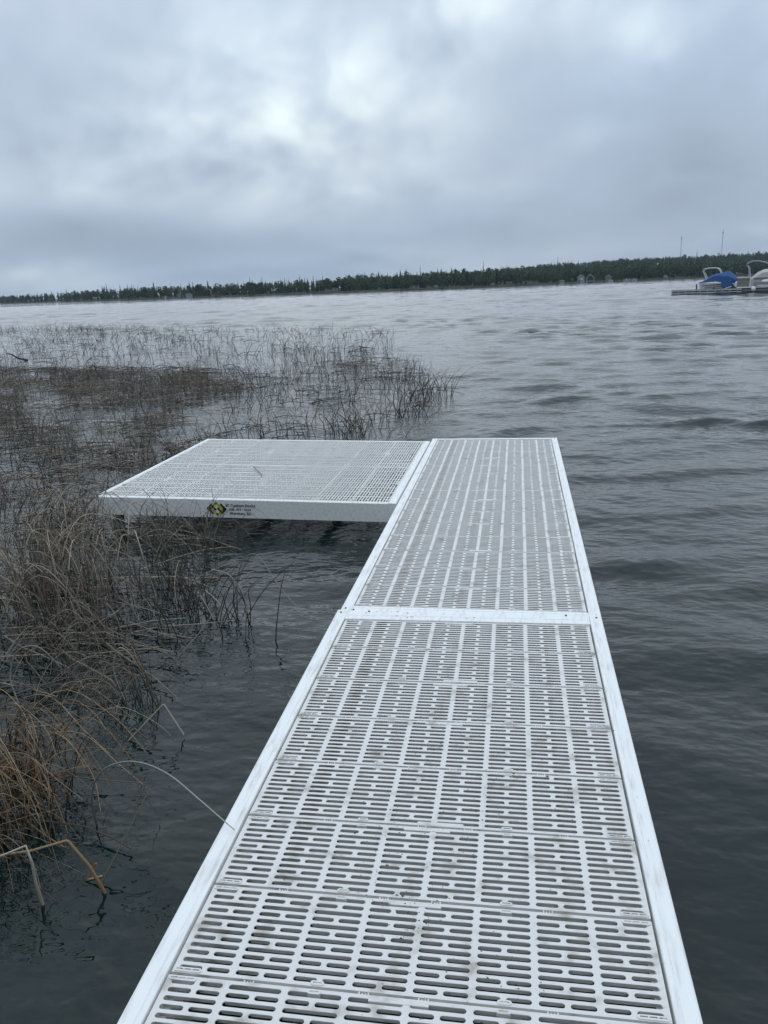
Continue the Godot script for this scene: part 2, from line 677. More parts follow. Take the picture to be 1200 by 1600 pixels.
	for k in 6200:
		var f := tr.randf_range(0.6, 16.2)
		var d := 10.0 + 45.0 * pow(tr.randf(), 1.3)
		if k < 650: f = tr.randf_range(0.0, 1.8)
		if k > 2300:
			f = tr.randf_range(7.4, 16.4)
			d = tr.randf_range(50.0, 440.0) if k < 4700 else tr.randf_range(380.0, 470.0)
		var p := shore_at(f)
		var q := p + inland(p) * d
		var ht: float = tallness.call(f) * tr.randf_range(0.55, 0.86)
		if d > 60.0: ht = tr.randf_range(4.5, 7.5) if tr.randf() < 0.92 else tr.randf_range(7.0, 9.0)
		var lf := lead.get_noise_2d(f + 7.0, d * 0.02) > 0.0
		var kd := (2 + tr.randi() % 2) if lf else tr.randi() % 2
		var b := Basis(Vector3.UP, tr.randf() * TAU).scaled(Vector3(1.1, 1, 1.1) * ht)
		var g := tr.randf_range(0.75, 1.2)
		sets[kd].append([Transform3D(b, Vector3(q.x, land_height(f, d) - 0.2, q.y)), Color(g, g, g)])
	for k in 4:
		var src: Mesh = [kinds[0][1], kinds[1][1], leafy[0][1], leafy[2][1]][k]
		scatter(["spruce_wood", "spruce_wood", "leafy_wood", "leafy_wood"][k], src, sets[k], "dense wood on the rising ground behind the far treeline", "woodland")


# the wooded bank from which the dock runs out, behind the viewer
func home_shore():
	var mb := MB.new()
	var f := noise(52, 0.08, 3)
	for j in 12:
		for i in 60:
			var x := -90.0 + 180.0 * i / 59.0
			var z := 7.0 + 4.5 * j + 0.02 * absf(x)
			mb.v.append(Vector3(x, WATER - 0.5 + 1.0 * smoothstep(0.0, 2.0, j) + 0.35 * j + 0.8 * f.get_noise_2d(x, z), z))
	for j in 11:
		for i in 59:
			var a := j * 60 + i
			mb.i.append(a); mb.i.append(a + 1); mb.i.append(a + 60)
			mb.i.append(a + 1); mb.i.append(a + 61); mb.i.append(a + 60)
	meta(single("home_shore_ground", mb.mesh(mat(0.07, 0.075, 0.04, 0.95))), "", "", "", "structure")
	var r := RandomNumberGenerator.new()
	r.seed = 61
	var list := [[], []]
	for k in 620:
		var p := Vector2(r.randf_range(-75, 75), r.randf_range(11, 34))
		if absf(p.x) < 3.0: continue
		var h := r.randf_range(8.0, 13.0)
		var g := r.randf_range(0.8, 1.2)
		list[k % 2].append([Transform3D(Basis(Vector3.UP, r.randf() * TAU).scaled(Vector3.ONE * h), Vector3(p.x, WATER + 0.8 + (p.y - 14) * 0.08, p.y)), Color(g, g, g)])
	scatter("spruce_wood", spruce_meshes(2, 0.19)[1], list[0], "spruce wood on the bank that the dock runs out from", "woodland")
	scatter("leafy_wood", leafy_meshes(12, Color(0.06, 0.075, 0.04))[1], list[1], "leafy wood on the bank that the dock runs out from", "woodland")


func scatter(called: String, mesh: Mesh, list: Array, label: String, category: String) -> MultiMeshInstance3D:
	var mm := MultiMesh.new()
	mm.transform_format = MultiMesh.TRANSFORM_3D
	mm.use_colors = true
	mm.mesh = mesh
	mm.instance_count = list.size()
	for k in list.size():
		mm.set_instance_transform(k, list[k][0])
		mm.set_instance_color(k, list[k][1])
	var o := MultiMeshInstance3D.new()
	o.multimesh = mm
	o.name = numbered(called)
	add_child(o)
	meta(o, label, category, "", "stuff")
	return o


func prism(mb: MB, x0: float, x1: float, y0: float, y1: float, yt: float, z0: float, z1: float):
	var xm := (x0 + x1) / 2
	mb.quad(Vector3(x0, y0, z1), Vector3(x0, y1, z1), Vector3(x1, y1, z1), Vector3(x1, y0, z1))
	mb.tri(Vector3(x0, y1, z1), Vector3(xm, yt, z1), Vector3(x1, y1, z1))
	mb.quad(Vector3(x1, y0, z0), Vector3(x1, y1, z0), Vector3(x0, y1, z0), Vector3(x0, y0, z0))
	mb.tri(Vector3(x1, y1, z0), Vector3(xm, yt, z0), Vector3(x0, y1, z0))
	mb.quad(Vector3(x0, y0, z0), Vector3(x0, y1, z0), Vector3(x0, y1, z1), Vector3(x0, y0, z1))
	mb.quad(Vector3(x1, y0, z1), Vector3(x1, y1, z1), Vector3(x1, y1, z0), Vector3(x1, y0, z0))


func cabin(called: String, label: String, cat: String, at: Vector3, w: float, hw: float, ht: float, wall: Material, roof: Material, trim: Material):
	var t := thing(called, label, cat, at, atan2(at.x - 0.24, at.z - 4.08) + PI)
	var mb := MB.new()
	prism(mb, -w / 2, w / 2, -0.4, hw, ht, -4.0, 0.0)
	part("wall", mb.mesh(wall), t)
	for s in [-1.0, 1.0]:
		var sl := Vector2(w / 2 + 0.2, ht - hw)
		var r := MB.new()
		bbox(r, Vector3(s * w / 4, (hw + ht) / 2 + 0.08, -2.0), Vector3(sl.length() + 0.1, 0.1, 4.5), 0.0, Basis(Vector3.BACK, -s * atan2(sl.y, sl.x)))
		part("roof", r.mesh(roof), t)
		var b := MB.new()
		bbox(b, Vector3(s * w / 4, (hw + ht) / 2 + 0.02, 0.32), Vector3(sl.length() + 0.15, 0.26, 0.1), 0.0, Basis(Vector3.BACK, -s * atan2(sl.y, sl.x)))
		part("gable_trim", b.mesh(trim), t)
	return t


func far_buildings():
	var white := mat(0.36, 0.38, 0.38, 0.6)
	var grey := mat(0.26, 0.28, 0.30, 0.7)
	var tan_ := mat(0.30, 0.27, 0.22, 0.8)
	var dark := mat(0.035, 0.035, 0.04, 0.7)
	var roof := mat(0.09, 0.10, 0.10, 0.8)
	var tan2 := mat(0.20, 0.17, 0.13, 0.8)
	var gx := Vector3(28.3, -0.1, -324.0)
	var t = cabin("boathouse", "boathouse with white gable trim and dark open front on the far shore", "boathouse", gx, 2.9, 1.5, 3.1, dark, roof, white)
	for s in [-1.0, 1.0]: part("post", box_mesh(Vector3(0.18, 1.9, 0.18), white, 0.0), t, Vector3(s * 1.35, 0.55, 0.18))
	part("beam", box_mesh(Vector3(2.9, 0.2, 0.16), white, 0.0), t, Vector3(0, 0.45, 0.14))
	t = cabin("cabin", "grey cabin with pale gable just left of the white trimmed boathouse", "cabin", Vector3(24.8, -0.1, -325), 2.6, 2.0, 3.0, grey, roof, white)
	part("window", box_mesh(Vector3(0.9, 0.8, 0.06), mat(0.55, 0.62, 0.68, 0.2), 0.0), t, Vector3(0.3, 1.5, 0.04))
	part("door", box_mesh(Vector3(0.5, 1.2, 0.06), dark, 0.0), t, Vector3(-0.7, 0.4, 0.04))
	cabin("cabin", "low tan cabin close to the water, left of the grey cabin", "cabin", Vector3(17.5, -0.1, -325.5), 1.9, 0.9, 1.3, tan_, tan_, white)
	cabin("cabin", "small tan cabin with a pale roof right of the boathouse", "cabin", Vector3(37.3, 0.0, -344.0), 2.3, 1.5, 2.5, tan2, mat(0.4, 0.4, 0.38, 0.8), white)
	cabin("cabin", "small cabin half hidden in the trees near the left end of the shore", "cabin", Vector3(-156, 0.0, -365.2), 3.2, 1.2, 1.9, grey, grey, white)
	cabin("cabin", "tan cabin among bare branches on the shore left of the middle", "cabin", Vector3(-141, 0.0, -360.5), 4.0, 1.6, 2.4, tan2, tan_, tan_)
	cabin("shed", "pale little shed at the waterline below the middle of the treeline", "shed", Vector3(-31.7, -0.1, -314.5), 1.6, 0.8, 1.2, white, grey, white)
	cabin("shed", "pale little shed at the waterline below the tall spruce spire", "shed", Vector3(-9.5, -0.1, -320.5), 1.4, 0.7, 1.1, tan_, grey, white)
	cabin("shed", "little white shed on the shore left of the covered boats", "shed", Vector3(66.5, -0.1, -382), 1.8, 1.0, 1.6, white, grey, white)
	# small far boats and a marker
	for s in [[Vector3(44.2, WATER, -340.5), 2.6, "white open boat on the far shore, left of a close pair"], [Vector3(47.4, WATER, -342.5), 2.4, "white open boat on the far shore, right of a close pair"], [Vector3(37.8, WATER, -339.0), 1.8, "white boat below the small tan cabin"], [Vector3(-296, WATER, -480), 4.6, "white boat with a cabin off the left end of the far shore"]]:
		var b := thing("moored_boat", s[2], "boat", s[0], 0.2)
		var L: float = s[1]
		var hb := MB.new()
		var rings := []
		for k in 6:
			var f := k / 5.0
			var wd := 0.55 * L * 0.36 * (1.0 - 0.85 * pow(f, 3.0))
			var x := L * (f - 0.5)
			rings.append([Vector3(x, -0.1, -wd * 0.5), Vector3(x, 0.55 + 0.15 * f, -wd), Vector3(x, 0.55 + 0.15 * f, wd), Vector3(x, -0.1, wd * 0.5)])
		loft(hb, rings)
		part("hull", hb.mesh(white), b)
		part("console", box_mesh(Vector3(L * 0.22, 0.5, 0.5), white, 0.03), b, Vector3(-0.1 * L, 0.75, 0))
	var buoy := thing("marker_buoy", "small white marker buoy near the left part of the far shore", "buoy", Vector3(-173, WATER, -376))
	part("float", tube_mesh([Vector3(0, -0.2, 0), Vector3(0, 0.5, 0), Vector3(0, 1.1, 0), Vector3(0, 1.3, 0)], 0.6, 0.35, white, 10), buoy)
	part("pole", tube_mesh([Vector3(0, 1.3, 0), Vector3(0, 1.9, 0)], 0.06, 0.05, dark, 6), buoy)
	# lattice masts
	for s in [[Vector3(165.6, 4.0, -880.6), 35.0, 0.0, "thinner lattice mast on the ridge, the shorter of the two"], [Vector3(203.7, 4.0, -872.6), 38.3, 0.0, "taller lattice mast with a small drum on top above the boats"]]:
		var t2 := thing("radio_mast", s[3], "mast", s[0], 0.3)
		var H: float = s[1]
		var red := mat(0.20, 0.21, 0.23, 0.6)
		var lat := MB.new()
		for c in 3:
			var an := TAU * c / 3.0
			var an2 := TAU * (c + 1) / 3.0
			var a := Vector3(cos(an), 0, sin(an)) * 0.32
			var a2 := Vector3(cos(an2), 0, sin(an2)) * 0.32
			part("mast_leg", tube_mesh([a, a + Vector3(0, H, 0)], 0.06, 0.06, red, 4), t2)
			for k in int(H / 1.2):
				tube(lat, [a + Vector3(0, k * 1.2, 0), a2 + Vector3(0, k * 1.2 + 1.2, 0)], 0.035, 0.035, 3)
		var lo := part("lattice", lat.mesh(red), t2)
		lo.set_meta("kind", "stuff")
		part("antenna", tube_mesh([Vector3(0, H, 0), Vector3(0, H + 2.2, 0)], 0.07, 0.05, red, 5), t2)
		part("drum", tube_mesh([Vector3(0, H - 3.2, 0), Vector3(0, H - 1.6, 0)], 0.5, 0.5, red, 10), t2)


# ------------------------------------------------------------------ dock
# a flat strip in the xz plane with rounded slots cut out of it; walls go down from the slots
func strip(mb: MB, y: float, z0: float, z1: float, xa: float, xb: float, slots: Array, deep: float):
	var r := (z1 - z0) / 2.0
	var zc := (z0 + z1) / 2.0
	var seg := 6
	var x := xa
	var prev := []
	prev.append(Vector3(xa, y, z0)); prev.append(Vector3(xa, y, z1))
	for k in slots.size() + 1:
		var cur := []
		if k == slots.size():
			cur = [Vector3(xb, y, z0), Vector3(xb, y, z1)]
		else:
			for s in seg + 1:
				var an := PI * s / seg
				cur.append(Vector3(slots[k][0] + r - r * sin(an), y, zc - r * cos(an)))
		# fill between prev (left side) and cur (right side), both run z0 -> z1
		var a := 0
		var b := 0
		while a < prev.size() - 1 or b < cur.size() - 1:
			var fa := float(a + 1) / maxi(prev.size() - 1, 1)
			var fb := float(b + 1) / maxi(cur.size() - 1, 1)
			if b >= cur.size() - 1 or (a < prev.size() - 1 and fa <= fb):
				mb.tri(prev[a], cur[b], prev[a + 1]); a += 1
			else:
				mb.tri(prev[a], cur[b], cur[b + 1]); b += 1
		if k < slots.size():
			var rim := cur.duplicate()
			prev = []
			for s in seg + 1:
				var an := PI * s / seg
				prev.append(Vector3(slots[k][1] - r + r * sin(an), y, zc - r * cos(an)))
			var ring := []
			ring.append_array(rim)
			for s in range(prev.size() - 1, -1, -1): ring.append(prev[s])
			var dn := Vector3(0, -deep, 0)
			var mid := Vector3((slots[k][0] + slots[k][1]) / 2, 0, zc)
			for s in ring.size():
				var p: Vector3 = ring[s]
				var q: Vector3 = ring[(s + 1) % ring.size()]
				if deep < 0.01:
					mb.quad(p, q, q + dn, p + dn)
					continue
				var c1 := Vector3(0, -0.0035, 0)
				var po := Vector3(signf(p.x - mid.x) * 0.004, -0.0035, signf(p.z - zc) * 0.0041)
				var qo := Vector3(signf(q.x - mid.x) * 0.004, -0.0035, signf(q.z - zc) * 0.0041)
				mb.quad(p, q, q + c1, p + c1)
				mb.quad(p + c1, q + c1, q + qo, p + po)
				if absf(p.z - q.z) < 0.0001: mb.quad(p + po, q + qo, q + qo + dn, p + po + dn)


func rect(mb: MB, y: float, x0: float, x1: float, z0: float, z1: float):
	mb.quad(Vector3(x0, y, z0), Vector3(x1, y, z0), Vector3(x1, y, z1), Vector3(x0, y, z1))


const PL := 1.208     # panel length
const PD := 0.2960    # panel depth

func tab(mb: MB, x0: float, x1: float, zc: float, dashes: int):
	var hw := 0.0062
	var y := 0.0022
	var e := 0.0042
	rect(mb, y, x0 + e, x1 - e, zc - hw, zc - 0.0026)
	var ds := []
	var w := (x1 - x0 - 2 * e) / dashes
	for k in dashes: ds.append([x0 + e + k * w + 0.0012, x0 + e + (k + 1) * w - 0.0012])
	strip(mb, y, zc - 0.0026, zc + 0.0026, x0, x1, ds, 0.0021)
	rect(mb, y, x0 + e, x1 - e, zc + 0.0026, zc + hw)
	for s in [[x0, x0 + e], [x1, x1 - e]]:
		mb.tri(Vector3(s[0], y, zc - 0.0026), Vector3(s[1], y, zc - hw), Vector3(s[1], y, zc - 0.0026))
		mb.tri(Vector3(s[0], y, zc + 0.0026), Vector3(s[1], y, zc + hw), Vector3(s[1], y, zc + 0.0026))
	var ring := [Vector3(x0, y, zc - 0.0026), Vector3(x0 + e, y, zc - hw), Vector3(x1 - e, y, zc - hw), Vector3(x1, y, zc - 0.0026), Vector3(x1, y, zc + 0.0026), Vector3(x1 - e, y, zc + hw), Vector3(x0 + e, y, zc + hw), Vector3(x0, y, zc + 0.0026)]
	for s in 8: mb.quad(ring[s], ring[(s + 1) % 8], ring[(s + 1) % 8] + Vector3(0, -0.012, 0), ring[s] + Vector3(0, -0.012, 0))


func panel_mesh() -> ArrayMesh:
	var mb := MB.new()
	var L := PL
	var edge := 0.0102
	var pitch := (PD - 2 * edge - 0.0138) / 11.0
	var hw := 0.0069
	var colp := (L - 0.013) / 8.0
	var x0 := -L / 2
	var z := -PD / 2
	for r in 12:
		var zc := -PD / 2 + edge + hw + r * pitch
		rect(mb, 0, x0, -x0, z, zc - hw)
		var sl := []
		for c in 8:
			var a := x0 + 0.0065 + c * colp + 0.0078
			var b := a + colp - 0.0156
			var m := (a + b) / 2
			var split := r % 2 == 1 or (r == 0 and (c == 0 or c == 7))
			if split:
				sl.append([a, m - 0.0062]); sl.append([m + 0.0062, b])
			else:
				sl.append([a, b])
		strip(mb, 0, zc - hw, zc + hw, x0, -x0, sl, 0.012)
		z = zc + hw
	rect(mb, 0, x0, -x0, z, PD / 2)
	# outer sides
	for s in [[Vector3(x0, 0, -PD / 2), Vector3(-x0, 0, -PD / 2)], [Vector3(-x0, 0, -PD / 2), Vector3(-x0, 0, PD / 2)], [Vector3(-x0, 0, PD / 2), Vector3(x0, 0, PD / 2)], [Vector3(x0, 0, PD / 2), Vector3(x0, 0, -PD / 2)]]:
		mb.quad(s[0], s[1], s[1] + Vector3(0, -0.042, 0), s[0] + Vector3(0, -0.042, 0))
	# raised tabs in the corners, ovals near the quarter points, a blank plate in the middle
	for s in [-1.0, 1.0]:
		var zt: float = s * (PD / 2 - 0.0088)
		tab(mb, x0 + 0.004, x0 + 0.076, zt, 3)
		tab(mb, -x0 - 0.076, -x0 - 0.004, zt, 3)
		for c in [-0.188, 0.188]: tab(mb, c * L - 0.017, c * L + 0.017, zt, 1)
	bbox(mb, Vector3(-0.02, -0.004, -PD / 2 + 0.0100), Vector3(0.145, 0.010, 0.0150), 0.001)
	return mb.mesh(M.plastic)


func clip_mesh() -> ArrayMesh:
	var mb := MB.new()
	for x in [-0.0115, 0.0115]: bbox(mb, Vector3(x, -0.004, 0), Vector3(0.004, 0.008, 0.0086), 0.0008)
	for x in [-0.004, 0.004]: bbox(mb, Vector3(x, -0.005, 0), Vector3(0.0035, 0.006, 0.007), 0.0008)
	bbox(mb, Vector3(0, -0.012, 0), Vector3(0.03, 0.005, 0.0086), 0.0008)
	return mb.mesh(M.plastic)


# a rail: white channel with a rounded top and a fine groove along its inner lip
func rail_mesh(length: float, w: float, h: float, along_x: bool, groove: float) -> ArrayMesh:
	var mb := MB.new()
	# outline across the rail: (across, up), clockwise from bottom outside
	var o := [Vector2(-w / 2, -h), Vector2(-w / 2, -0.007), Vector2(-w / 2 + 0.002, -0.0025), Vector2(-w / 2 + 0.007, 0), Vector2(groove - 0.0025, 0.0), Vector2(groove - 0.001, -0.0022), Vector2(groove + 0.001, -0.0022), Vector2(groove + 0.0025, 0), Vector2(w / 2 - 0.004, 0), Vector2(w / 2 - 0.001, -0.0015), Vector2(w / 2, -0.005), Vector2(w / 2, -h)]
	var rings := []
	for e in [-length / 2, length / 2]:
		var ring := []
		for q in o: ring.append(Vector3(e, q.y, q.x) if along_x else Vector3(q.x, q.y, -e))
		rings.append(ring)
	loft(mb, rings)
	return mb.mesh(M.alu)


func dock_section(label: String, hw: float, z_near: float, z_far: float, panels: Array, w_near := 0.06, w_far := 0.06) -> Node3D:
	var near_h := 0.153
	var t := thing("dock_section", label, "dock")
	var w := 0.060
	var len_ := z_near - z_far
	for s in [-1.0, 1.0]:
		var o := part("side_rail", rail_mesh(len_, w, near_h, false, 0.013), t, Vector3(s * (hw - w / 2), 0.004, (z_near + z_far) / 2))
		if s > 0: o.rotation.y = PI
		# ledge that carries the panels
		part("ledge", box_mesh(Vector3(0.028, 0.006, len_ - 0.13), M.alu, 0.001), t, Vector3(s * (hw - w - 0.0142), -0.0465, (z_near + z_far) / 2))
	var o1 := part("end_rail", rail_mesh(2 * (hw - w) - 0.003, w_near, near_h, true, 0.010), t, Vector3(0, 0.003, z_near - w_near / 2))
	o1.rotation.y = PI
	part("end_rail", rail_mesh(2 * (hw - w) - 0.003, w_far, near_h, true, 0.010), t, Vector3(0, 0.003, z_far + w_far / 2))
	for k in int(len_ / 1.2):
		part("cross_bearer", box_mesh(Vector3(2 * (hw - w) - 0.003, 0.06, 0.04), M.under, 0.002), t, Vector3(0, -0.105, z_near - 0.65 - 1.2 * k))
	for s in [-1.0, 1.0]:
		for e in [z_near - 0.5, z_far + 0.5]:
			part("leg", tube_mesh([Vector3(s * (hw - 0.13), -0.06, e), Vector3(s * (hw - 0.13), -1.3, e)], 0.024, 0.024, M.under, 10), t)
	var pm := panel_mesh()
	var cm := clip_mesh()
	for k in panels.size():
		var p := part("deck_panel", pm, t, Vector3(rng.randf_range(-0.0015, 0.0015), rng.randf_range(-0.0012, 0.0006), panels[k][0]))
		p.rotation.y = (PI if panels[k][1] else 0.0) + rng.randf_range(-0.0012, 0.0012)
		if panels[k].size() > 2:
			for c in [-0.33, -0.09, 0.03, 0.28]:
				part("clip", cm, p, Vector3(c * PL, -0.001, (PD / 2 + 0.0044) * (-1.0 if panels[k][1] else 1.0)))
	return t


func stroke(mb: MB, pts: Array, half: float, zf: float, th: float):
	for k in pts.size() - 1:
		var a: Vector2 = pts[k]
		var b: Vector2 = pts[k + 1]
		var d := (b - a).normalized()
		var n := Vector2(-d.y, d.x) * half
		a -= d * half
		b += d * half
		var q := [a + n, b + n, b - n, a - n]
		mb.quad(Vector3(q[0].x, q[0].y, zf), Vector3(q[1].x, q[1].y, zf), Vector3(q[2].x, q[2].y, zf), Vector3(q[3].x, q[3].y, zf))
		for s in 4:
			var u: Vector2 = q[s]
			var v: Vector2 = q[(s + 1) % 4]
			mb.quad(Vector3(u.x, u.y, zf), Vector3(v.x, v.y, zf), Vector3(v.x, v.y, zf - th), Vector3(u.x, u.y, zf - th))


func words(txt: String, size: float, parent: Node, at: Vector3):
	var tm := TextMesh.new()
	var sf := SystemFont.new()
	sf.font_names = PackedStringArray(["Droid Sans"])
	sf.font_weight = 700
	tm.font = sf
	tm.text = txt
	tm.font_size = 40
	tm.pixel_size = size / 40.0
	tm.depth = 0.001
	tm.horizontal_alignment = HORIZONTAL_ALIGNMENT_LEFT
	tm.material = M.ink
	part("lettering", tm, parent, at)


func dock():
	# far section, level
	var far_p := []
	for k in 15: far_p.append([0.1524 - 0.3048 * k - 0.006, k in [3, 7, 8, 12]])
	var a := dock_section("grey grated dock section at the far end with the side platform on its left", 0.671, 0.384, -4.36, far_p, 0.080, 0.055)
	# near section, its pose measured against the far one
	var near_p := []
	for k in 15: near_p.append([-0.1524 + 0.3048 * k, k in [1, 4, 9], true])
	var b := dock_section("grey grated dock section in front, with a dirty cross seam at its far end", 0.672, 4.45, -0.421, near_p, 0.06, 0.108)
	b.position = Vector3(-0.0064, 0.014, 0.8092)
	b.basis = Basis.from_euler(Vector3(0.0053, 0.0021, 0.0090), EULER_ORDER_YXZ)
	# hinge plates at the seam
	for s in [-1.0, 1.0]:
		part("hinge_plate", box_mesh(Vector3(0.05, 0.10, 0.006), M.alu, 0.001), a, Vector3(s * 0.63, -0.09, 0.3868))
	for q in [[-0.645, 0.345], [0.645, 0.345], [-0.60, 0.362], [0.60, 0.362], [-0.645, -4.33], [0.645, -4.33]]:
		part("bolt", tube_mesh([Vector3(0, 0, 0), Vector3(0, 0.005, 0)], 0.006, 0.005, M.under, 6), a, Vector3(q[0], 0.003, q[1]))
	for q in [[-0.645, -0.385], [0.645, -0.385], [-0.50, -0.405], [0.50, -0.405]]:
		part("bolt", tube_mesh([Vector3(0, 0, 0), Vector3(0, 0.005, 0)], 0.006, 0.005, M.under, 6), b, Vector3(q[0], 0.003, q[1]))
	# platform at the side
	var t := thing("dock_platform", "square grated platform joined to the left side of the far dock section", "dock", Vector3(-0.684, 0.004, -1.706))
	t.rotation.z = -0.0178
	var X := 2.545
	var Z := 2.50
	var w := 0.060
	var o := part("side_rail", rail_mesh(Z, w, 0.153, false, 0.013), t, Vector3(-w / 2, 0, -Z / 2))
	o.rotation.y = PI
	part("side_rail", rail_mesh(Z, w * 0.75, 0.153, false, 0.008), t, Vector3(-X + w * 0.375, 0, -Z / 2))
	o = part("end_rail", rail_mesh(X - w * 1.75 - 0.003, w * 0.6, 0.153, true, 0.004), t, Vector3(-(X + w * 0.25) / 2, -0.001, -w * 0.3))
	o.rotation.y = PI
	part("end_rail", rail_mesh(X - w * 1.75 - 0.003, w * 0.6, 0.153, true, 0.004), t, Vector3(-(X + w * 0.25) / 2, -0.001, -Z + w * 0.3))
	var ix := X - w * 1.75
	var iz := Z - w * 1.2
	var pm := panel_mesh()
	for r in 2:
		for c in 8:
			var p := part("deck_panel", pm, t, Vector3(-w - ix * (c + 0.5) / 8.0, -0.003, -w * 0.6 - iz * (r + 0.5) / 2.0))
			p.rotation.y = PI / 2 if (c * 3 + r) % 4 else -PI / 2
			p.scale = Vector3(iz / 2.0 / PL * 0.996, 1, ix / 8.0 / PD * 0.985)
	part("middle_bearer", box_mesh(Vector3(ix - 0.01, 0.07, 0.05), M.under, 0.002), t, Vector3(-X / 2, -0.085, -Z / 2))
	for c in 3: part("cross_bearer", box_mesh(Vector3(0.05, 0.06, Z - 0.14), M.under, 0.002), t, Vector3(-X * (c + 1) / 4.0, -0.125, -Z / 2))
	for s in [[-X + 0.15, -0.085], [-0.16, -1.1], [-X + 0.15, -Z + 0.1], [-0.16, -Z + 0.1]]:
		part("leg", box_mesh(Vector3(0.085, 1.0, 0.05), M.under, 0.004), t, Vector3(s[0], -0.62, s[1]))
	for s in [-0.35, -1.6]:
		var br := MB.new()
		tube(br, [Vector3(-X + 0.12, -0.42, s), Vector3(-X + 0.75, -0.13, s - 0.35)], 0.022, 0.022, 8)
		part("brace", br.mesh(M.alu), t)
	# maker's mark on the front face
	var lx := -1.475
	var logo := MB.new()
	var S := 0.00052
	var cv := func(l: Array) -> Array:
		var r := []
		for q in l: r.append(Vector2((q[0] - 350) * S, -(q[1] - 270) * S))
		return r
	stroke(logo, cv.call([[326, 280], [264, 208], [205, 266], [276, 340]]), 0.0080, 0.0, 0.001)
	part("emblem_ring", logo.mesh(M.black), t, Vector3(lx, -0.080, 0.0030))
	logo = MB.new()
	stroke(logo, cv.call([[374, 264], [436, 338], [495, 272], [424, 200]]), 0.0080, 0.0, 0.001)
	part("emblem_ring", logo.mesh(M.black), t, Vector3(lx, -0.080, 0.0030))
	logo = MB.new()
	stroke(logo, cv.call([[306, 212], [342, 178], [456, 282], [436, 300]]), 0.0088, 0.0, 0.001)
	part("emblem_band", logo.mesh(M.yellow), t, Vector3(lx, -0.080, 0.0016))
	logo = MB.new()
	stroke(logo, cv.call([[264, 250], [250, 262], [356, 362], [398, 334]]), 0.0088, 0.0, 0.001)
	part("emblem_band", logo.mesh(M.yellow), t, Vector3(lx, -0.080, 0.0016))
	words("SC Custom Docks", 0.031, t, Vector3(lx + 0.075, -0.049, 0.0016))
	words("639  471 - 1516", 0.027, t, Vector3(lx + 0.105, -0.083, 0.0016))
	words("Warman, Sk.", 0.031, t, Vector3(lx + 0.108, -0.116, 0.0016))


